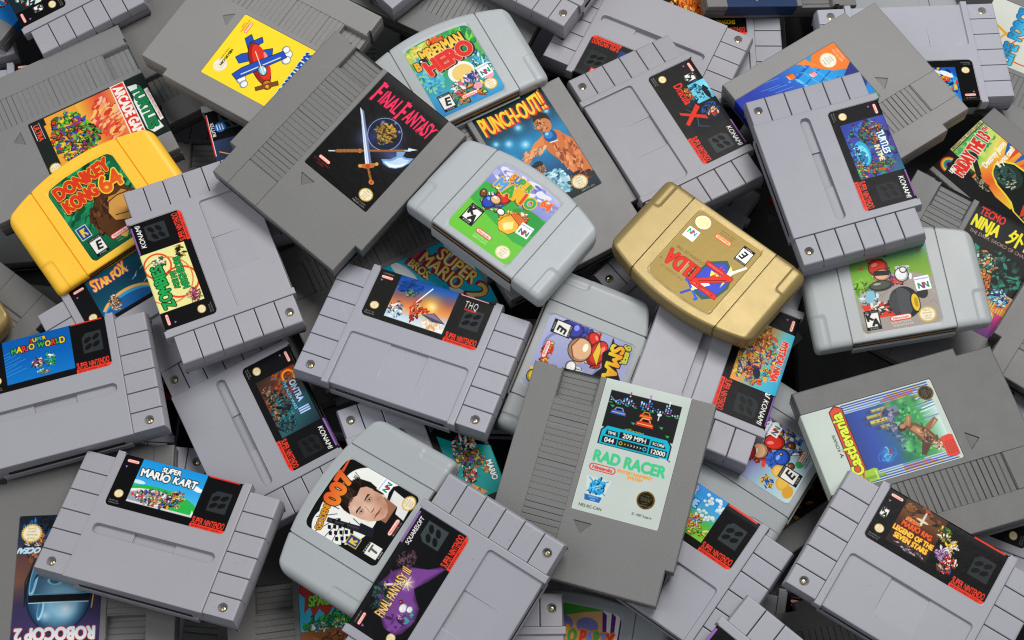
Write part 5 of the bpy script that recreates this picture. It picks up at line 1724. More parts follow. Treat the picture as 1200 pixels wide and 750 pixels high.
def l_jungle():
    p = n64_base('14603c')
    p.grad(0, 0, 51.2, 60.7, ['0e4a30', '17704a', '1c7c50', '0e5034'], 70)
    p.seed(84)
    p.dabs(26, 40, 26, 22, ['0e4a30', '1c8454', '2c9c64', '0a3824'], 120, 2.8, ang=30, ol=False)
    for k in range(12):
        p.ell(3 + k * 4.4, 40 + (k % 3) * 1.2, .8, .5, 'c8d86c')
    # brown and tan mass: no figure, only its colours
    p.dabs(31, 22, 17, 13, ['4a2c18', '5c381e', '3a2212', '6c4424'], 170, 3.0, ang=60)
    p.dabs(35, 30, 8, 5, ['c8883c', 'd89c50', 'b8742c'], 40, 2.2); p.dabs(37, 21, 9, 5, ['d89c50', 'e0ac60', 'b8742c', '8c5428'], 60, 2.2, ang=10)
    p.shape([(19, 8), (16, 20), (20, 32), (28, 40), (36, 36), (44, 38), (50, 28), (50, 10), (40, 4)], '54331c', w=2); p.dabs(30, 28, 11, 8, ['4a2c18', '6c4424', '3a2212'], 50, 2.2, ang=70, ol=False)
    p.shape([(27, 24), (31, 30), (38, 31), (47, 29), (50, 22), (46, 15), (36, 13), (28, 17)], 'd09850', w=2); p.shape([(30, 30.5), (33, 33.5), (38, 32.4), (43, 33.4), (46, 30), (38, 31.5)], 'c0843c', w=2); p.line([(30, 20), (38, 17.4), (46, 19)], .7, '5c3a1c')
    p.shape([(28, 3), (34, 8), (31, 10), (25, 6)], 'e8c038', w=2)
    p.rect(1.6, 17.0, 9.6, 26.4, 'd8d8d0'); p.rect(2.2, 17.6, 9.0, 25.8, '1c3c8c'); p.fill([(3.6, 18.6), (5.2, 18.6), (5.2, 21.4), (7.2, 18.6), (8.2, 19.7), (6.2, 22.2), (8.0, 24.4), (3.6, 24.8)], 'e8c44c')
    rating(p, 4.2, 2.2, 9.6, 'E', 0)
    pill(p, 25.5, 8.4, 13.6, 0); p.text("NUS-NDOE-USA", 27, 5.2, 1.1, 'd8d4a8', al='c'); p.text("MADE IN JAPAN", 27, 3.4, 1.1, 'd8d4a8', al='c')
    p.text("DONKEY", 3.4, 49.4, 8.0, 'd83a22', bold=.8, W=42, out=[(.5, 'e8d048')], jit=.4, sh=(-.5, -.8, '5c1c10'))
    p.text("KONG", 4.0, 38.6, 8.0, 'd83a22', bold=.8, W=26, out=[(.5, 'e8d048')], jit=.4, sh=(-.5, -.8, '5c1c10'))
    p.text("64", 31.4, 36.4, 11.0, 'd8461e', bold=.7, W=16.5, out=[(.9, 'f0d848')], sh=(-.5, -.8, '5c1c10'), c2='e8702c')
    return p


def l_hero():
    p = n64_base('2c8c6c')
    p.grad(0, 0, 51.2, 60.7, ['2c7cb8', '3ca0c8', '3c9c5c', '5cb050', '2c8c5c'], 80)
    p.seed(85)
    p.dabs(14, 52, 14, 6, ['d8c85c', 'b8c44c', 'e0d87c', 'c8b84c'], 60, 3, ol=False); p.dabs(24, 55, 6, 6, ['e0582c', 'e87c3c'], 26, 2.4, ang=80)
    p.dabs(42, 50, 10, 9, ['4cb840', '2c9440', '8cd048', '1c7c54'], 80, 3, ang=60, ol=False)
    p.dabs(8, 34, 8, 14, ['3c9cc8', '58b8d8', '2c6ca8', '8cc8a0'], 80, 2.4, ol=False); p.dabs(45, 26, 7, 12, ['2c7cb0', 'c8e4ec', '3c9c5c', '4cb0c8'], 80, 2)
    p.dabs(24, 10, 18, 6, ['3c8c4c', 'e87c34', '2c7cb8', 'c8d860'], 90, 2.2)
    # pale rounded shape and accents
    p.ell(29.5, 26.5, 9.8, 8.6, 'f0f0ea', n=40); p.ell(30, 25.8, 7.8, 6.6, 'e8c878', n=36); p.ell(36.5, 36.5, 2.2, 2.0, 'e8a0b4')
    p.dabs(34, 20, 6, 4, ['1c3c8c', '2c509c', 'e8a0b4', 'f0f0ea'], 40, 1.7); p.dabs(22, 17, 5, 4, ['2c7c4c', 'd8688c', 'f0f0ea'], 36, 1.6); p.ell(46, 16, 3.4, 3, 'e8a0b4'); p.ell(35, 12, 3.4, 2.6, 'e8a0b4'); p.ell(44, 10, 3, 2.6, 'e888a8')
    p.line([(12, 14), (34, 6)], 1.2, 'd8402c')
    p.text("MBERMAN", 9.5, 45.4, 8.6, 'e8ac34', bold=.5, W=34, ang=4, out=[(.5, '24201c')], c2='f4dc70', sh=(.8, -.6, '24201c'))
    p.text("B", 2.0, 40.6, 6.4, 'e8ac34', bold=.6, sx=.75, out=[(.5, '24201c')]); p.ell(8.9, 45.6, 3.0, 3.0, '1c1c1c'); p.ell(8.0, 46.6, .9, .9, 'e8e8e8')
    p.text("HERO", 8.4, 33.4, 10.6, 'd8322a', bold=1.0, W=38, ang=7, out=[(.5, 'e8b8a0')], sh=(1.2, -.8, '2a201c'))
    rating(p, 4.6, 3.4, 9.8, 'E'); pill(p, 26.5, 8.4, 12.5); seal(p, 43.5, 9.4, 4.8); n64mark(p, 44.3, 20.8, 9.4, 5)
    return p


def l_smash():
    p = n64_base('b4b8d4')
    p.seed(86)
    p.grad(0, 0, 51.2, 60.7, ['b8bcd8', '9ca0c8', 'c0c4dc'], 40)
    p.ring(24, 26, 16, 2.2, '8488b8', 10, 170); p.ring(20, 14, 10, 2, '8488b8', 160, 340)
    p.dabs(6, 24, 6, 8, ['3c409c', '2c2f80', '5458b0'], 60, 2.2)
    p.dabs(16, 28, 8, 8, ['e8bc94', 'd8a47c', 'f0d0b0', '2c2220'], 80, 1.9)
    p.dabs(15, 38.5, 9, 5, ['d83428', 'c82c22', 'e05040'], 60, 2.0); p.dabs(5, 33, 4, 4, ['d83428', 'e05040'], 24, 1.8)
    p.dabs(32, 30, 5, 5, ['f4f0ea', 'dce0d8'], 24, 1.7)
    p.dabs(27, 8, 8, 3, ['c83c28', '8c5c2c', 'e8c83c'], 34, 1.6); p.dabs(43, 8, 5, 6, ['e8c83c', 'd8b02c'], 36, 2.0); p.dabs(36, 14, 4, 3, ['e8f0f0', 'c8402c', '3c9cc8'], 24, 1.4)
    p.orb(5, 17, 6, 8, '3c409c'); p.orb(6, 33, 5, 4, 'd83428', ang=40); p.orb(14, 38.5, 9.5, 6.0, 'd8342a', ang=-15); p.orb(16, 27, 8.5, 8.0, 'e6b48c'); p.shape([(6, 37), (11, 40), (22, 41), (16, 36)], 'e8c53a', w=2)
    p.line([(9, 24), (16, 21), (23, 25)], .8, '7a4a2c'); p.orb(29, 25.5, 4.2, 3.6, 'f4f0e6'); p.orb(44, 6, 5, 5.4, 'e8c53a')
    rating(p, 2.4, 4.4, 9.6, 'E'); pill(p, 24.0, 6.4, 12.4)
    p.fill([(0, 44.5), (4, 47), (3, 53), (9, 51), (12, 58.5), (18, 53), (26, 59.5), (32, 53), (40, 58), (42, 50), (51.2, 52), (46, 46), (50, 42), (38, 44), (30, 40), (22, 44.5), (12, 41.5), (8, 45)], '14120e')
    p.text("SUPER", 1.6, 53.4, 4.2, 'c8c83c', bold=.4, W=13, ang=4, out=[(.4, '14120e')])
    p.text("SMASH", 4.0, 45.6, 8.4, 'f08c28', bold=.7, W=37, ang=3, out=[(.6, '14120e')], c2='e8d838')
    return p


def l_agent():
    p = n64_base('0e0e0e')
    p.ell(21, 37, 22, 20, 'f2f2ec', n=48); p.ell(38, 31, 16, 22, 'f2f2ec', n=48); p.ell(8, 42, 12, 14, 'f2f2ec')
    for a in range(9):
        t = math.radians(70 + a * 24)
        p.line([(20 + 8 * math.cos(t), 38 + 6 * math.sin(t)), (20 + 26 * math.cos(t), 38 + 19 * math.sin(t))], .4, '1a1a1a')
    # man in a dinner jacket, a plain painted head
    p.tf = (28.5, 22, 1.14, 1.0, 0.6)
    p.fill([(18, -6), (46, -6), (51.2, 14), (44, 22), (24, 14)], '101012'); p.fill([(32, 4), (42, 5), (44, 19), (34, 17)], 'e8e8e4'); p.fill([(31, 12.5), (37, 14.5), (36.6, 11.5), (31.6, 10)], '0c0c0c')
    p.fill([(26, 12), (37, 12), (38, 22), (26, 22)], '9c6a54')
    TX = p.tf

    def G(x, y, r, c, a):
        p.glow((x - TX[0]) * TX[2] + TX[0] + TX[3], (y - TX[1]) * TX[2] + TX[1] + TX[4], r * TX[2], c, a)
    face = [(20.6, 33), (21.0, 26), (22.6, 20.6), (25.4, 16.2), (28.6, 14.2), (32, 14.8), (35.6, 18), (38, 23), (39, 29), (38.6, 36), (34, 39.6), (26, 39.6), (21.6, 37)]
    p.ell(38.6, 27, 1.7, 3.0, 'b98468')
    p.fill(face, 'd3a68e')
    p.clip(20, 13, 51.2, 52)
    G(27.5, 27, 9, 'e9c8b2', .9); G(35.6, 24, 6, 'a8765c', .75); G(34, 18, 6, 'a06c54', .6); G(24, 33.6, 4, 'eed2bf', .8); G(30, 35, 5, 'e6c2ac', .7)
    G(24.6, 28.6, 3, '8c5c48', .55); G(32.2, 28.6, 3.2, '805240', .6); G(26.4, 21.2, 2.2, 'b4806a', .5); G(29.6, 17.4, 3, 'b27c66', .55); G(22.6, 22, 3, 'e0b8a2', .6)
    p.clip()
    # hair in strands
    p.fill([(20.2, 33), (20.4, 38), (22, 43), (27, 46.4), (34, 46.2), (39.6, 42), (41.2, 34), (40, 27), (38.6, 30), (38, 34.6), (35.6, 37.4), (31, 36.4), (27.6, 38.6), (23.6, 37.4), (21.6, 35)], '150e0b')
    p.seed(87)
    for k in range(46):
        x0 = p.r.uniform(22, 39); t = p.r.uniform(-.5, .5)
        p.line([(x0, p.r.uniform(36.6, 39)), (x0 + 1.5 * t + 1.2, p.r.uniform(40, 43)), (x0 + 4 * t + 1.6, p.r.uniform(43, 45.8))], .28, ['2e201a', '3c2c24', '0c0806', '4c382c'][k % 4])
    p.line([(38.6, 30), (39.2, 23)], 1.0, '1a120e')
    # features
    p.fill([(22.2, 30.2), (23.4, 31.4), (26.6, 31.0), (27.0, 30.2), (24.6, 30.5)], '2a1a14'); p.fill([(30.2, 30.2), (31.2, 31.0), (34.4, 31.4), (35.6, 30.0), (32.6, 30.5)], '2a1a14')
    for x in (24.7, 32.6):
        p.ell(x, 28.5, 1.5, .65, '3c2820'); p.ell(x, 28.4, 1.25, .45, 'e8dcd4'); p.ell(x, 28.45, .5, .5, '24344c')
    p.line([(28.2, 28.6), (27.0, 24.4)], .35, 'b07e68'); p.fill([(26.2, 23.8), (27.2, 22.7), (29.4, 22.6), (30.4, 23.6), (29.2, 23.2), (27.2, 23.3)], '8a5644')
    p.fill([(25.2, 19.6), (27.6, 20.3), (28.8, 20.0), (31.8, 19.4), (28.8, 18.8)], '97584a'); p.line([(25.0, 19.5), (31.9, 19.4)], .28, '5c3028')
    p.tf = None
    p.fill([(8.6, 46.6), (11.4, 47.6), (19.4, 15.2), (15.0, 13.8)], '23232c'); p.line([(10.4, 46), (17.4, 16)], .5, '4c4c5c'); p.fill([(13, 24), (19, 26), (20, 15), (14.4, 13.6)], '1a1a22')
    for k in range(5):
        for j in range(6):
            if (k + j) % 2 == 0:
                p.fill([(1 + k * 2.4 + j * .5, 26 + j * 3.0), (3.2 + k * 2.4 + j * .5, 27.4 + j * 3.0), (2.4 + k * 2.4 + j * .5, 29.4 + j * 3.0), (.4 + k * 2.4 + j * .5, 28 + j * 3.0)], '0e0e0e')
    p.rect(3.2, 18.4, 10.4, 27.6, 'd8b848'); p.rect(3.9, 19.1, 9.7, 26.9, '1c3c8c'); p.fill([(5, 20), (6.2, 20), (6.2, 22.4), (7.6, 20), (8.8, 21), (7.2, 23.2), (8.8, 25.4), (5, 25.8)], 'e8c44c')
    rating(p, 3.4, 1.0, 9.4, 'T'); pill(p, 27, 5.0, 12.0); p.text("NUS-NGEE-USA", 27, 1.8, 1.0, 'd8d4cc', al='c'); seal(p, 44.6, 5.4, 4.9); n64mark(p, 46.4, 25.6, 8.8, -4)
    p.text("GOLDENEYE", 2.0, 46.6, 4.4, 'd8942c', bold=.3, W=22, ang=14, out=[(.3, '1c120a')])
    p.text("007", 19.5, 46.6, 10.8, 'd8562a', bold=1.0, W=22, ang=5, out=[(.5, '24120a')], c2='e88c34')
    p.fill([(41, 56.4), (50.2, 57.6), (50.2, 59.0), (45, 58.6), (41, 58.6)], 'd8562a')
    return p


def l_shield_flip():
    # artwork sits to the left half, lettering runs rightwards
    p = Print(51.2, 60.7, (.53, .455, .265))
    sh = [(3.4, 47), (10, 54), (21.5, 52), (25, 42), (23.4, 29), (14, 20.5), (5, 26), (1.4, 37)]
    p.fill(sh, '2c4a44'); p.fill([(x * .84 + 2.2, y * .84 + 6.0) for x, y in sh], '34409c')
    for k in range(5):
        t = math.radians(200 + k * 16)
        p.line([(15, 37), (15 + 9 * math.cos(t), 37 + 11 * math.sin(t))], .7, 'd8342c')
    p.fill([(12, 37), (16, 37), (14, 41)], 'e8d048'); p.fill([(10, 33), (14, 33), (12, 37)], 'e8d048'); p.fill([(14, 33), (18, 33), (16, 37)], 'e8d048')
    p.fill([(5, 26), (10, 22), (6, 40)], 'b8bc84')
    p.fill([(0.4, 17), (1.8, 16.4), (20.6, 49.4), (18.4, 50.6)], 'dce2dc'); p.line([(1.4, 17.6), (19.4, 49.8)], .3, '8c948c')
    p.fill([(12, 42), (18, 51), (23, 49.5), (19, 40)], 'eef0ea')
    p.line([(13.4, 55.4), (25.4, 48.4)], 1.6, '2c4cb0'); p.ell(13.4, 56, 1.8, 1.2, '2c4cb0', ang=60); p.ell(26, 48, 1.8, 1.2, '2c4cb0', ang=60); p.line([(19.4, 51.8), (23.6, 59)], 1.6, '2c3c9c'); p.ell(19.2, 51.6, 1.1, 1.1, 'e8d048')
    R = 'b02a22'
    Zs = [(3.4, 49.0), (4.2, 45.6), (18.4, 45.6), (2.8, 31.6), (3.2, 29.0), (23.6, 28.6), (24.2, 31.6), (9.6, 31.8), (24.8, 45.8), (24.4, 49.2)]
    p.shape(Zs, R, ol='4a0f0c', w=2)
    p.line([(8, 47.4), (22, 47.4)], .5, 'd86a58'); p.line([(6, 32.6), (20, 44.6)], .45, '4a0f0c'); p.line([(10.5, 30.2), (22, 30.2)], .5, 'd86a58')
    p.text("THE OCARINA", 6, 46.4, 1.6, '5c1410', sx=.9)
    p.text("ELDA", 23.4, 36.4, 10.6, R, bold=.5, W=24.4, out=[(.3, '5c1410')])
    p.line([(27, 37), (27, 46.6)], .7, '181412'); p.line([(33.2, 37), (33.2, 46.6)], .6, 'e89080')
    p.text("THE LEGEND OF", 28.0, 49.6, 1.7, '6a5430', sx=1.0); p.text("OCARINA OF TIME", 24.5, 31.6, 2.1, '5c4826', W=22)
    p.text("®", 48.6, 45.4, 1.4, '4a3a20')
    rating(p, 3.0, 4.2, 9.0, 'E'); pill(p, 25.4, 10.0, 12.6, bg='c8ae78', c='d8342c')
    p.text("NUS-CZLE-USA", 25.0, 6.2, 1.1, '5c4826', al='c'); p.text("MADE IN JAPAN", 25.0, 4.2, 1.1, '5c4826', al='c')
    seal(p, 43.6, 7.8, 5.2, c='efe8d0', c1='d6bd86', tx='f4ecd4'); n64mark(p, 44.6, 19.6, 8.6, 0)
    return p


def l_party():
    p = n64_base('e0b078')
    p.seed(88)
    p.rect(0, 44, 51.2, 60.7, 'e0b078'); p.fill([(0, 60.7), (0, 56), (12, 52), (26, 57), (40, 60.7)], '4a9c3c')
    p.ell(14, 48, 7, 5.4, '7c80bc'); p.ell(30, 49, 7, 5.4, '7c80bc')
    p.fill([(38, 60.7), (51.2, 60.7), (51.2, 30), (44, 34)], 'e8e4dc')
    for k in range(5):
        p.fill([(38 + k * 3, 60), (41 + k * 3, 58), (44 + k * 2, 36), (42 + k * 2, 35)], '5c2c7c' if k % 2 == 0 else 'ece8dc')
    p.ell(14, 26, 16, 13, 'b84a28', n=40); p.ell(12, 30, 9, 6, 'd0603a'); p.dabs(36, 28, 7, 6, ['e8e4b0', 'c8c478', '3c2c6c'], 40, 2)
    C = ['d83c2c', '3ca048', '3c78d0', 'e8b02c', '8c4cb0']
    p.text("MARIO PARTY", 25, 37.6, 8.0, 'd83c2c', bold=.5, jit=.9, al='c', sx=.60, out=[(.5, '1c1418'), (.8, 'e88c2c')], colors=['d83c2c', '3ca048', '3c78d0', 'e8b02c', '3ca048', 'd83c2c', 'd83c2c', '6c8cd8', '3ca048', '6c8cd8', 'd83c2c'])
    return p


def l_party2():
    p = n64_base('a8c8cc')
    p.seed(89)
    p.grad(0, 0, 51.2, 60.7, ['c8dcdc', 'a4c4cc', '7c6cb0', '5c4890'], 80)
    p.dabs(40, 24, 9, 12, ['7c58a8', 'c4b8dc', 'e8e8f0', '4c78c0', 'b8a04c'], 80, 2.2)
    for k in range(4):
        for j in range(3):
            p.rect(38 + k * 3, 14 + j * 3, 40.6 + k * 3, 16.6 + j * 3, ['4c78c0', 'e8ecf0', '2c4c94'][(k + j) % 3])
    p.dabs(40, 40, 8, 5, ['f4f4f4', 'dce4ec', 'f4f4f4'], 50, 2.2); p.dabs(48, 50, 3, 4, ['16161a', 'f0f0f0'], 20, 1.8)
    p.dabs(22, 34, 8, 7, ['d83428', 'c82c22', 'e04838'], 70, 2.2); p.dabs(24, 24, 6, 5, ['2c58b8', '3468c8'], 44, 2.0); p.dabs(17, 42, 5, 5, ['e8b890', 'd8a078', '4c2c1c'], 46, 1.8)
    p.orb(36, 30, 7.5, 6.0, 'd8342a', ang=-50); p.orb(29, 20.5, 6.6, 5.8, '2c58b8'); p.orb(24, 35.5, 6.6, 5.8, 'e8b48c'); p.orb(41, 19, 3.0, 3.0, '7a4426'); p.orb(27, 12, 2.6, 2.6, '7a4426'); p.orb(18, 42, 7, 5.6, 'd8342a'); p.orb(48, 35, 3.6, 3.4, 'f4f4f2'); p.orb(30.6, 22, 1.2, 1.2, 'e8c038')
    p.ell(12, 11, 6, 4.6, 'e0a83c', n=32); p.ell(12, 11, 4.6, 3.4, 'e8bc58'); p.ell(18, 18, 5, 4, 'e0a83c'); p.ell(18, 18, 3.8, 3, 'ecc468'); p.ell(8, 5, 5, 3.6, 'd8a034')
    p.dabs(6, 20, 4, 4, ['2c58b8', 'e0a83c'], 20, 1.6)
    rating(p, 14.5, 2.0, 10.6, 'E', 0); pill(p, 37, 8.6, 13.4); p.text("NUS-NMVE-USA", 37, 4.8, 1.1, '2c2c2c', al='c'); p.text("MADE IN JAPAN", 37, 3.0, 1.1, '2c2c2c', al='c')
    n64mark(p, 44, 35, 9.6, 0)
    p.ell(31, 8, 2.6, 2.6, '3ca058')
    return p


def l_goldplain():
    return Print(51.2, 60.7, (.53, .455, .265))
# ---------------------------------------------------------------- shared meshes
ME = {
    'sA': snes_front('A'), 'sB': snes_front('B'), 'blk': snes_block(False), 'blks': snes_block(True), 'scr': screw_mesh(),
    'nes': nes_shell(M_NES), 'n64': n64_shell(M_N64),
}


def recolour(me, mat, name=None):
    m = me.copy()
    m.name = name or me.name
    m.materials[0] = mat
    return m


_bx = lines(-67.5, 67.5, 6, [])
_by = lines(-43.5, 41.0, 6, [])
ME['sback'] = slab("back_shell", _bx, _by, lambda x, y: np.full_like(x, -9.9) - edge_drop(np.clip(np.minimum(67.5 - np.abs(x), np.minimum(41.0 - y, y + 43.5)), 0, 3), .5),
                   M_SNB, None, skirt=((-14.5, 0.0), (-19.0, 0.7), (-20.0, 1.6)))
# small step under the mouth of the cartridge, and a solid black box painting the shade of its opening
ME['slip'] = box_mesh("mouth_lip", -42, 42, -44.6, -43.3, -18.5, -13.4, M_SNB)
ME['smouth'] = box_mesh("mouth_shade", -38, 38, -43.9, -43.2, -12.6, -10.0, M_BLK)
ME['ptop'] = box_mesh("top_panel", -40.5, 40.5, 40.5, 43.3, -19.0, -9.95, M_SNB)
ME['nmouth'] = box_mesh("mouth_shade", -50, 50, -66.62, -60, -12.4, -8.0, M_BLK)  # black box, paints the dark of the opening
ME['64slot'] = box_mesh("mouth_shade", -33, 33, -37.3, -34, -10.0, -2.4, M_BLK)  # black block set proud of the wall as painted shade of the opening
ME['64pcb'] = box_mesh("connector_board", -32.4, 32.4, -37.6, -34, -5.2, -3.4, M_PCB)
ME['64lip'] = box_mesh("mouth_lip", -33.6, 33.6, -38.7, -36.8, -17.2, -8.6, M_N64)
N64SETS = {'grey': (ME['n64'], ME['64lip']), 'yellow': (recolour(ME['n64'], M_YEL), recolour(ME['64lip'], M_YEL)), 'gold': (recolour(ME['n64'], M_GOLD), recolour(ME['64lip'], M_GOLD))}
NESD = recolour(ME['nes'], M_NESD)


def root(pose, label, group):
    from mathutils import Matrix
    x, y, z, yaw, a, b, s = pose
    R = Matrix.Rotation(b, 3, 'Y') @ Matrix.Rotation(a, 3, 'X') @ Matrix.Rotation(yaw, 3, 'Z')
    o = bpy.data.objects.new("game_cartridge", None)
    o.empty_display_size = 0.02
    o.location = (x * MM, y * MM, z * MM)
    o.rotation_euler = R.to_euler()
    o.scale = (s, s, s)
    col.objects.link(o)
    o['label'] = label; o['category'] = "game cartridge"
    if group:
        o['group'] = group
    return o


SG = "wide light grey cartridges in the pile"
NG = "tall dark grey cartridges in the pile"
HG = "arched cartridges in the pile"


def snes(pose, label, design=None, variant='B'):
    o = root(pose, label, SG)
    link(ME['s' + variant], o, name="front_shell")
    link(ME['sback'], o, name="back_shell")
    link(ME['slip'], o, name="mouth_lip"); link(ME['smouth'], o, name="mouth_shade"); link(ME['ptop'], o, name="top_panel")
    for side in (1, -1):
        for k in range(6):
            y = -43 + 13.9 * (k + .5)
            m = ME['blks'] if k == 0 else ME['blk']
            # the left wing is the right one turned round; its screw block is flipped back
            b = link(m, o, (0, y, 0), (0, 0, 0), "grip_block", scale=(side, 1, 1))
        link(ME['scr'], o, (side * 57.5, -43 + 13.9 * .5 - .3, -4.3), (0, 0, rnd.random() * 3), "screw")
    if design is not None:
        link(snes_label(image_mat("printed_label", design.done())), o, name="front_label")
    return o


def nes(pose, label, design=None, dark=False):
    o = root(pose, label, NG)
    link(NESD if dark else ME['nes'], o, name="shell")
    link(ME['nmouth'], o, name="mouth_shade")
    if design is not None:
        link(nes_label(image_mat("printed_label", design.done())), o, name="front_label")
    return o


def n64(pose, label, design=None, kind='grey'):
    o = root(pose, label, HG)
    sh, lip = N64SETS[kind]
    link(sh, o, name="shell"); link(lip, o, name="mouth_lip"); link(ME['64slot'], o, name="mouth_shade"); link(ME['64pcb'], o, name="connector_board")
    if design is not None:
        m = image_mat("printed_label", design.done(), gloss=.38 if kind == 'gold' else .3)
        if kind == 'gold':
            P = m.node_tree.nodes["Principled BSDF"]; P.inputs['Metallic'].default_value = .25
        link(n64_label(m), o, name="front_label")
    return o

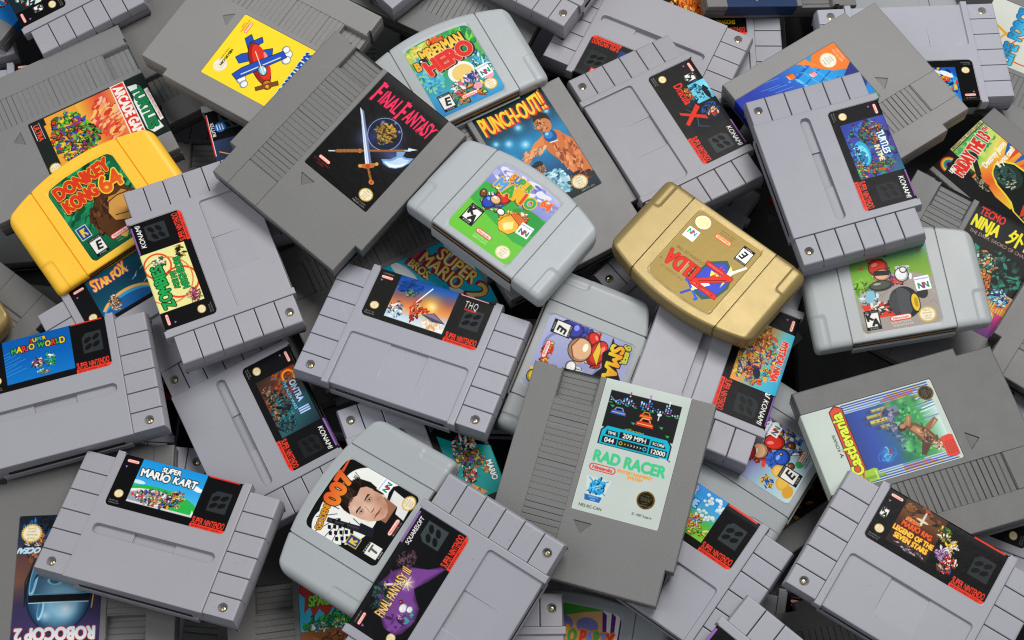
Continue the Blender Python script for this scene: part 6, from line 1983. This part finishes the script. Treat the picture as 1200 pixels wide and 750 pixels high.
# camera solved poses: x, y, z (mm), turn, tilt about x, tilt about y, scale
POSES = [
    ('ff3', (-40.31, -192.67, 24.27, 0.9880, 0.1505, -0.1412, 1.0055)),
    ('m64', (-3.55, 68.81, 23.48, -0.6770, -0.0339, -0.0083, 1.0025)),
    ('ff', (-117.79, 113.26, 24.92, -0.6898, 0.1453, 0.0415, 0.9803)),
    ('gold', (125.90, 33.68, 17.49, 2.4403, -0.0532, -0.0207, 0.9981)),
    ('thq', (-65.21, -16.13, 0.90, -0.3564, -0.0657, -0.0399, 1.0100)),
    ('rr', (53.43, -114.98, 18.14, -0.2889, 0.0732, -0.1114, 0.9881)),
    ('tmnt4', (216.35, 101.51, 27.18, -1.3365, -0.0481, -0.1357, 0.9833)),
    ('smk', (-221.52, -142.04, 1.12, -0.2713, -0.1472, -0.0307, 0.9959)),
    ('smw', (-300.34, -47.92, -5.45, 0.2639, -0.0317, -0.0428, 1.0085)),
    ('rpg', (243.40, -178.99, 25.37, -0.5717, 0.0431, -0.0349, 0.9839)),
    ('zombies', (-202.23, 43.59, 6.43, 1.9607, 0.0073, 0.0385, 0.9928)),
    ('bomber', (-42.10, 194.16, -2.52, 0.4981, 0.0360, 0.0401, 1.0094)),
    ('geye', (-96.19, -129.05, 2.18, 1.0049, -0.0899, -0.2510, 0.9977)),
    ('drac', (108.54, 151.92, -10.08, -1.0927, -0.0288, -0.0366, 0.9924)),
    ('mk64', (251.69, 22.16, 11.49, 0.1297, 0.0875, -0.1203, 1.0046)),
    ('snes36', (129.98, -264.08, 20.69, 0.8706, 0.0443, -0.0053, 0.9994)),
    ('dk', (-284.59, 90.17, -10.04, 0.6422, 0.2346, 0.0898, 1.0110)),
    ('kirby', (96.81, -150.74, 0.48, -0.6362, 0.0359, -0.1021, 0.9983)),
    ('castle', (263.78, -89.76, 2.94, 1.8451, -0.0756, -0.0710, 1.0155)),
    ('tetris', (238.98, 174.73, -12.84, 2.1326, -0.0094, -0.0629, 0.9903)),
    ('contra', (-170.04, -65.21, -25.73, -1.0936, 0.0739, -0.0812, 0.9772)),
    ('starfox', (-248.64, 17.24, -26.31, 0.5585, 0.0603, -0.0690, 0.9979)),
    ('punch', (14.02, 106.37, -16.13, 0.5144, 0.0298, 0.0174, 1.0031)),
    ('mario3', (-179.93, 214.23, 4.36, -2.1207, -0.0003, -0.0361, 0.9866)),
    ('snesTL', (-343.39, 299.63, -19.16, 2.0861, 0.0963, -0.0301, 1.0103)),
    ('tnes', (-325.37, 163.34, -29.03, -1.0850, -0.0597, -0.0667, 1.0269)),
    ('turt', (136.40, -17.86, -4.08, -1.9396, -0.0410, 0.1341, 1.0501)),
    ('smash', (46.02, -29.75, -6.39, -1.9464, 0.1271, 0.0507, 1.0062)),
    ('mp2', (167.04, -81.86, -28.68, 0.9681, -0.1484, 0.1486, 0.9618)),
    ('star', (-165.58, 137.35, -13.60, 1.8549, 0.0135, -0.0172, 1.0061)),
    ('snes26', (37.95, 314.83, -12.69, 0.9975, -0.0164, -0.0492, 0.9996)),
    ('snes37', (-103.49, 328.14, -11.43, -0.8030, -0.0017, -0.0078, 1.0006)),
    ('snes25', (100.84, 232.26, -34.96, 2.7015, -0.0440, 0.0257, 1.0062)),
    ('nes39', (197.12, 336.93, -39.83, -3.0231, -0.0022, 0.1590, 0.9911)),
    ('snes27', (298.83, 227.24, -35.34, -3.0839, -0.0609, 0.0186, 1.0031)),
    ('snes35', (-11.55, -247.38, -10.53, 1.5769, 0.0600, -0.0394, 1.0046)),
    ('mp1', (40.17, -211.21, -32.83, -0.1906, -0.0132, 0.0329, 0.9981)),
    ('strip42', (397.07, -1.96, -9.95, -0.6040, 0.0815, -0.0499, 1.0050)),
    ('ninja', (303.58, 35.84, -28.85, -0.5507, 0.0745, -0.0350, 1.0040)),
    ('fri', (359.11, 98.50, -46.08, 0.7717, -0.0054, 0.0473, 0.9954)),
    ('teal', (-51.85, -103.90, -24.18, -1.2145, 0.0126, 0.0354, 1.0128)),
    ('smb2', (-89.36, 39.84, -34.98, -1.1178, 0.0252, -0.0031, 1.0025)),
    ('nes56', (-100.76, 30.57, -53.20, -1.2140, 0.0321, 0.0079, 1.0039)),
    ('life', (412.27, 223.67, -58.82, 1.0988, 0.0045, -0.0065, 0.9941)),
    ('snes44', (353.23, -111.62, -34.29, 1.1987, 0.0098, 0.0550, 0.9933)),
    ('snes43', (403.64, -83.31, -62.93, -0.2181, 0.0285, 0.1471, 0.9938)),
    ('robo', (-274.34, -144.73, -28.14, -3.0953, -0.0139, 0.0254, 0.9889)),
    ('space', (-120.70, -226.11, -47.05, 0.1194, -0.0226, -0.0634, 0.9920)),
    ('snes47', (-252.87, -136.88, -46.11, 1.4850, -0.0126, 0.0373, 0.9989)),
    ('nes48', (232.20, -232.31, -24.08, -1.3824, 0.0200, -0.0355, 0.9927)),
    ('snes49', (209.73, -222.69, -42.84, -0.1917, 0.0136, -0.0074, 1.0002)),
    ('nes50', (153.72, -92.84, -57.91, -0.9847, 0.0265, 0.0274, 0.9960)),
    ('king', (138.61, 249.05, -57.21, 0.0001, -0.0090, 0.0084, 0.9998)),
    ('nes38', (-34.16, 294.65, -35.21, 1.1152, 0.0255, 0.0519, 1.0062)),
    ('snes51', (-275.27, -16.52, -60.13, -1.6153, 0.1190, 0.0149, 0.9983)),
    ('snes52', (133.40, 33.10, -55.07, -0.7844, 0.2710, 0.1455, 0.9976)),
    ('snes53', (110.47, 90.58, -66.77, -2.1725, 0.1433, -0.0608, 0.9964)),
    ('dark64', (211.44, 137.36, -80.23, -0.6033, 0.0348, -0.0245, 1.0011)),
    ('nes55', (-221.79, 254.69, -39.04, 2.0760, 0.0191, -0.0459, 0.9955)),
    ('nes57', (-197.78, 98.35, -67.01, -0.0178, 0.1120, -0.0147, 1.0050)),
    ('gold2', (-405.07, 25.08, -27.03, -0.6109, 0.0292, 0.0349, 0.9998)),
    ('plate54', (-403.02, 10.64, -49.30, 2.5221, 0.0560, 0.0730, 1.0060)),
    ('nesA', (-411.19, 327.06, -41.35, -2.0945, 0.0137, 0.0257, 0.9995)),
    ('snesB', (-441.30, 291.68, -58.05, 1.9199, 0.0136, 0.0257, 1.0001)),
    ('snesC', (-330.17, 194.89, -58.50, 0.1461, -0.0107, 0.0067, 0.9978)),
]
FLOOR_Z = -0.130
UNDER = [
    ('N', (-181.1, -146.6, -106.8, -0.091, -0.006, -0.006, 1.0)),
    ('S', (82.2, -151.3, -106.8, 3.072, 0.002, -0.008, 1.0)),
    ('N', (237.9, -149.0, -106.2, -0.047, -0.008, -0.001, 1.0)),
    ('N', (-313.6, -1.6, -105.4, 3.036, 0.02, 0.014, 1.0)),
    ('S', (-159.7, -1.5, -104.8, 3.13, -0.001, 0.016, 1.0)),
    ('S', (3.5, -0.0, -105.0, -0.03, -0.016, -0.009, 1.0)),
    ('N', (268.6, 2.7, -104.8, 3.109, 0.019, 0.009, 1.0)),
    ('N', (-400.0, 153.0, -106.1, 0.101, 0.019, 0.018, 1.0)),
    ('S', (-270.1, 148.9, -106.6, 1.485, -0.009, -0.017, 1.0)),
    ('N', (-150.4, 302.6, -106.0, 3.168, -0.005, -0.007, 1.0)),
    ('S', (3.5, 303.1, -105.1, 3.151, -0.003, -0.011, 1.0)),
    ('N', (159.2, 299.1, -106.6, 3.137, -0.014, 0.004, 1.0)),
    ('6', (303.6, 298.0, -104.1, 3.257, 0.018, -0.008, 1.0)),
]
UNDERL = [
    'tall dark grey cartridge in shadow below the kart racing cartridge at the bottom',
    'wide grey cartridge deep in the gap between fantasy and racing car cartridges',
    'tall dark grey cartridge deep in the gap left of the yellow seven stars cartridge',
    'tall dark grey cartridge deep in the gap above the blue picture cartridge',
    'wide grey cartridge deep in the gap left of the man in dinner jacket cartridge',
    'wide grey cartridge deep in the gap left of the racing car cartridge',
    'tall dark grey cartridge in the dark hollow below the arched fat tyre cartridge',
    'tall dark grey cartridge in shadow at the left edge below the yellow cartridge',
    'wide grey cartridge deep in the black gap below the plain yellow label cartridge',
    'tall dark grey cartridge deep in the gap left of the arched HERO cartridge',
    'wide grey cartridge deep in the gap right of the arched HERO cartridge',
    'tall dark grey cartridge deep in the gap above the falling block cartridge, left side',
    'arched grey cartridge, thin sliver at the top edge above the pale upside down cartridge',
]
# ---------------------------------------------------------------- the pile, from the top down
B = {
 'ff3': lambda q: snes(q, "wide grey cartridge with purple and gold fantasy label, overlapping the man in dinner jacket cartridge", l_fant3()),
 'm64': lambda q: n64(q, "pale grey arched cartridge with bright green label and rainbow coloured title, near the middle", l_sixtyfour()),
 'ff': lambda q: nes(q, "tall dark grey cartridge with black label of crossed sword and axe", l_ff()),
 'gold': lambda q: n64(q, "whole gold arched cartridge with red lettering upside down", l_shield_flip(), 'gold'),
 'thq': lambda q: snes(q, "wide grey cartridge with snow and sunset battle label, in the middle of the pile", l_snow()),
 'rr': lambda q: nes(q, "tall dark grey cartridge with pale label of racing cars and a turquoise dashboard", l_racer()),
 'tmnt4': lambda q: snes(q, "wide grey cartridge with blue and purple label, resting on the falling block cartridge", l_time(), 'A'),
 'smk': lambda q: snes(q, "wide grey cartridge with sky blue kart racing label, at the lower left", l_kart(), 'A'),
 'smw': lambda q: snes(q, "wide grey cartridge with plain blue picture and colourful title, cut off by left edge", l_world(), 'A'),
 'rpg': lambda q: snes(q, "wide grey cartridge with brown sunset and yellow seven stars title, at the lower right", l_rpg()),
 'zombies': lambda q: snes(q, "wide grey cartridge with cream label and green lettering, right of the yellow arched cartridge", l_zomb()),
 'bomber': lambda q: n64(q, "pale grey arched cartridge with green and blue label and big red HERO lettering", l_hero()),
 'geye': lambda q: n64(q, "grey arched cartridge with black and white label of a man in a dinner jacket", l_agent()),
 'drac': lambda q: snes(q, "wide grey cartridge with dark teal label and a large red X, above the gold cartridge", l_drac()),
 'mk64': lambda q: n64(q, "grey arched cartridge with label of a fat black tyre on a road, at the right", l_wheel()),
 'snes36': lambda q: snes(q, "wide grey cartridge with purple edged black label, cut off below the bubble label cartridge", l_generic(36, ['d8342a', '2c2c6c', '6c2c3c', '101018'], pub=lambda p: p.rect(57.5, 34.2, 79, 35.7, '9068a8'), bgc=('101014', '241828'))),
 'dk': lambda q: n64(q, "bright yellow arched cartridge with jungle green label", l_jungle(), 'yellow'),
 'kirby': lambda q: snes(q, "wide grey cartridge with pale bubbles on blue sky, right of the racing car cartridge", l_bubble()),
 'castle': lambda q: nes(q, "tall dark grey cartridge with pale label of a castle and green trees", l_castle()),
 'tetris': lambda q: nes(q, "tall dark grey cartridge with label of blue and orange falling blocks", l_blocks()),
 'contra': lambda q: snes(q, "wide grey cartridge with dark red and teal battle label, below the cream label cartridge", l_contra(), 'A'),
 'starfox': lambda q: snes(q, "wide grey cartridge with dark teal space label, wedged under the yellow arched cartridge", l_fox()),
 'punch': lambda q: nes(q, "tall dark grey cartridge with label of a boxer under blue lights and yellow title", l_punch()),
 'mario3': lambda q: nes(q, "tall dark grey cartridge with plain bright yellow label, at the upper left", l_three()),
 'snesTL': lambda q: snes(q, "wide grey cartridge with black label and pale rating box, in the top left corner", l_generic(24, ['c8d8d8', '2c8c9c', 'e8e8d8', 'e8842c', '1c2c34'], rate='K-A', bgc=('1c242c', '1c242c'))),
 'tnes': lambda q: nes(q, "tall grey cartridge with orange and green action art, behind the yellow arched cartridge", l_arcade()),
 'turt': lambda q: snes(q, "wide grey cartridge with orange and turquoise label, reaching from under the gold cartridge", l_mystic(), 'A'),
 'smash': lambda q: n64(q, "grey arched cartridge with pale violet label and starburst title, under the racing car cartridge", l_smash()),
 'mp2': lambda q: n64(q, "grey arched cartridge with pale blue label and gold coins, under the castle label cartridge", l_party2()),
 'star': lambda q: snes(q, "wide grey cartridge with black label and blue round emblem, under the yellow label cartridge", l_black('d8322a', "BUTTER")),
 'snes26': lambda q: snes(q, "wide grey cartridge showing one wing with a brass screw, at the top above the boxer", l_generic(26, ['3c5c9c', 'c8842c', '2c2c3c'])),
 'snes37': lambda q: snes(q, "wide grey cartridge showing one bright wing corner, at the top left of the HERO cartridge", l_generic(37, ['3c5c9c', 'c8842c', '2c2c3c'])),
 'snes25': lambda q: snes(q, "wide grey cartridge upside down with a long slot, at the top middle", l_generic(25, ['3c5c9c', 'c8842c', '2c2c3c'], pub=lambda p: (p.rect(58, 27.0, 71, 34.2, 'd83a2c'), p.text("COM", 64.5, 28.4, 3.2, 'f4f0ec', al='c', bold=.3), p.text("ACX", 64.5, 32.4, 1.1, 'f4f0ec', al='c'), p.rect(58, 35, 70, 35.7, '9068a8')), black='242624'), 'A'),
 'nes39': lambda q: nes(q, "tall grey cartridge cut off by the top edge, above the falling block cartridge", l_plain_nes('2c3c5c', ['3c5c8c', 'c8a04c', '2c2c3c'], 39)),
 'snes27': lambda q: snes(q, "wide pale grey cartridge upside down at the top right with blue space label", l_space27()),
 'snes35': lambda q: snes(q, "wide grey cartridge cut off by the bottom edge, one wing over the striped balloon label", l_generic(35, ['3c5c9c', 'c8842c', '2c2c3c'])),
 'mp1': lambda q: n64(q, "grey arched cartridge with striped balloon label and coloured letters, at the bottom edge", l_party()),
 'strip42': lambda q: nes(q, "tall grey cartridge showing a plain slanting strip, at the right edge above the castle label"),
 'fri': lambda q: nes(q, "tall grey cartridge with black label of orange and green horror art, right edge", l_friday()),
 'ninja': lambda q: nes(q, "tall dark grey cartridge with black label and yellow ninja title, at the right edge", l_ninja()),
 'teal': lambda q: snes(q, "wide grey cartridge with teal and black label, below the snow and sunset cartridge", l_teal(), 'A'),
 'smb2': lambda q: nes(q, "tall grey cartridge with turquoise label and gold title, under the snow and sunset cartridge", l_two()),
 'nes56': lambda q: nes(q, "tall dark grey cartridge with notched corner showing below the sword and axe cartridge"),
 'life': lambda q: nes(q, "tall dark grey cartridge with pale label and blue title, at the top right corner", l_life()),
 'snes44': lambda q: snes(q, "wide grey cartridge with black label and round seal, right edge below the castle cartridge", l_black()),
 'snes43': lambda q: snes(q, "wide grey cartridge showing one corner at the right edge beside the castle label cartridge", l_generic(43, ['3c5c9c', 'c8842c', '2c2c3c'])),
 'robo': lambda q: nes(q, "tall dark grey cartridge upside down with chrome dome label, in the lower left corner", l_chrome()),
 'space': lambda q: nes(q, "tall dark grey cartridge with red and sky blue label, under the dinner jacket cartridge", l_mutant()),
 'snes47': lambda q: snes(q, "wide grey cartridge showing a plain dark patch behind the top of the kart racing cartridge"),
 'nes48': lambda q: nes(q, "tall grey cartridge with notched corner at the bottom edge, under the seven stars cartridge"),
 'snes49': lambda q: snes(q, "wide grey cartridge showing a black label corner, left of the seven stars cartridge", l_black()),
 'nes50': lambda q: nes(q, "tall grey cartridge with dark red label, in the gap right of the bubble cartridge", l_plain_nes('241410', ['5c2018', '8c5c24', '2c1410', 'a87c34', '141010'], 50)),
 'king': lambda q: snes(q, "wide grey cartridge with flame orange title on black, at the top edge", l_flame()),
 'nes38': lambda q: nes(q, "tall dark grey cartridge with ribs, behind the arched bomb cartridge at the top"),
 'snes51': lambda q: snes(q, "wide grey cartridge with red and yellow label, under the blue picture cartridge at left", l_generic(51, ['a82c20', 'c8402c', 'e8c84c', '3c2c1c', 'd8a04c'], bgc=('8c2418', 'c84a2c'))),
 'snes52': lambda q: snes(q, "wide grey cartridge showing two wing blocks in the gap left of the gold cartridge"),
 'snes53': lambda q: snes(q, "wide grey cartridge with one screw showing, under the green label arched cartridge"),
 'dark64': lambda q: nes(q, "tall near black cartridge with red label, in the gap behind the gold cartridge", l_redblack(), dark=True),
 'nes55': lambda q: nes(q, "tall grey cartridge with ribs, under the yellow label cartridge at the upper left"),
 'nes57': lambda q: nes(q, "tall dark grey cartridge with shiny ribs in the gap right of the yellow arched cartridge"),
 'gold2': lambda q: n64(q, "small corner of a second gold arched cartridge at the left edge", None, 'gold'),
 'plate54': lambda q: nes(q, "tall grey cartridge showing a plain plate at the left edge, above the small gold corner"),
 'nesA': lambda q: nes(q, "tall grey cartridge with blue and red label, at the left edge in the top corner", l_plain_nes('1c6cb0', ['d8402c', '1c6cb0', 'e8e8e4', '2c8cd0'], 91)),
 'snesB': lambda q: snes(q, "wide grey cartridge in shadow with one screw showing at the left edge near the top"),
 'snesC': lambda q: snes(q, "wide grey cartridge in shadow with a green label corner, near the top left corner", l_generic(92, ['143c28', '1c4c34', 'e8a08c'], bgc=('10301c', '143c28'))),
}
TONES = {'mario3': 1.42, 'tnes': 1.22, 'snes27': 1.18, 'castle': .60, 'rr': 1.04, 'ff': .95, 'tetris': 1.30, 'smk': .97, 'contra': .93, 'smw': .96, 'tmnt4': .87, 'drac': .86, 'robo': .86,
         'ninja': .85, 'punch': 1.12, 'geye': 1.0, 'smash': .92, 'mp2': .82, 'mp1': .90, 'm64': 1.02, 'life': 1.1, 'snes25': 1.0, 'space': .75, 'smb2': .85, 'nes48': .80, 'plate54': .95}  # brightness per cartridge; how the light falls is partly put into it
for name, pose in POSES:
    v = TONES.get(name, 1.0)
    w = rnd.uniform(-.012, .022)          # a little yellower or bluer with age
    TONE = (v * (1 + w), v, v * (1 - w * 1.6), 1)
    B[name](pose)
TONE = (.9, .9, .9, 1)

# filler layer the gaps look down on
for k, (kind, pose) in enumerate(UNDER):
    where = UNDERL[k]
    (snes if kind == 'S' else nes if kind == 'N' else n64)(pose, where)

# the dark surface under everything
me = bpy.data.meshes.new("table_surface")
me.from_pydata([(-1.2, -1.0, FLOOR_Z), (1.2, -1.0, FLOOR_Z), (1.2, 1.4, FLOOR_Z), (-1.2, 1.4, FLOOR_Z)], [], [(0, 1, 2, 3)])
me.materials.append(M_TAB)
tb = bpy.data.objects.new("table_surface", me)
col.objects.link(tb)
tb['kind'] = "structure"; tb['label'] = "dark surface under the pile of cartridges"
bpy.data.objects.remove(_to)
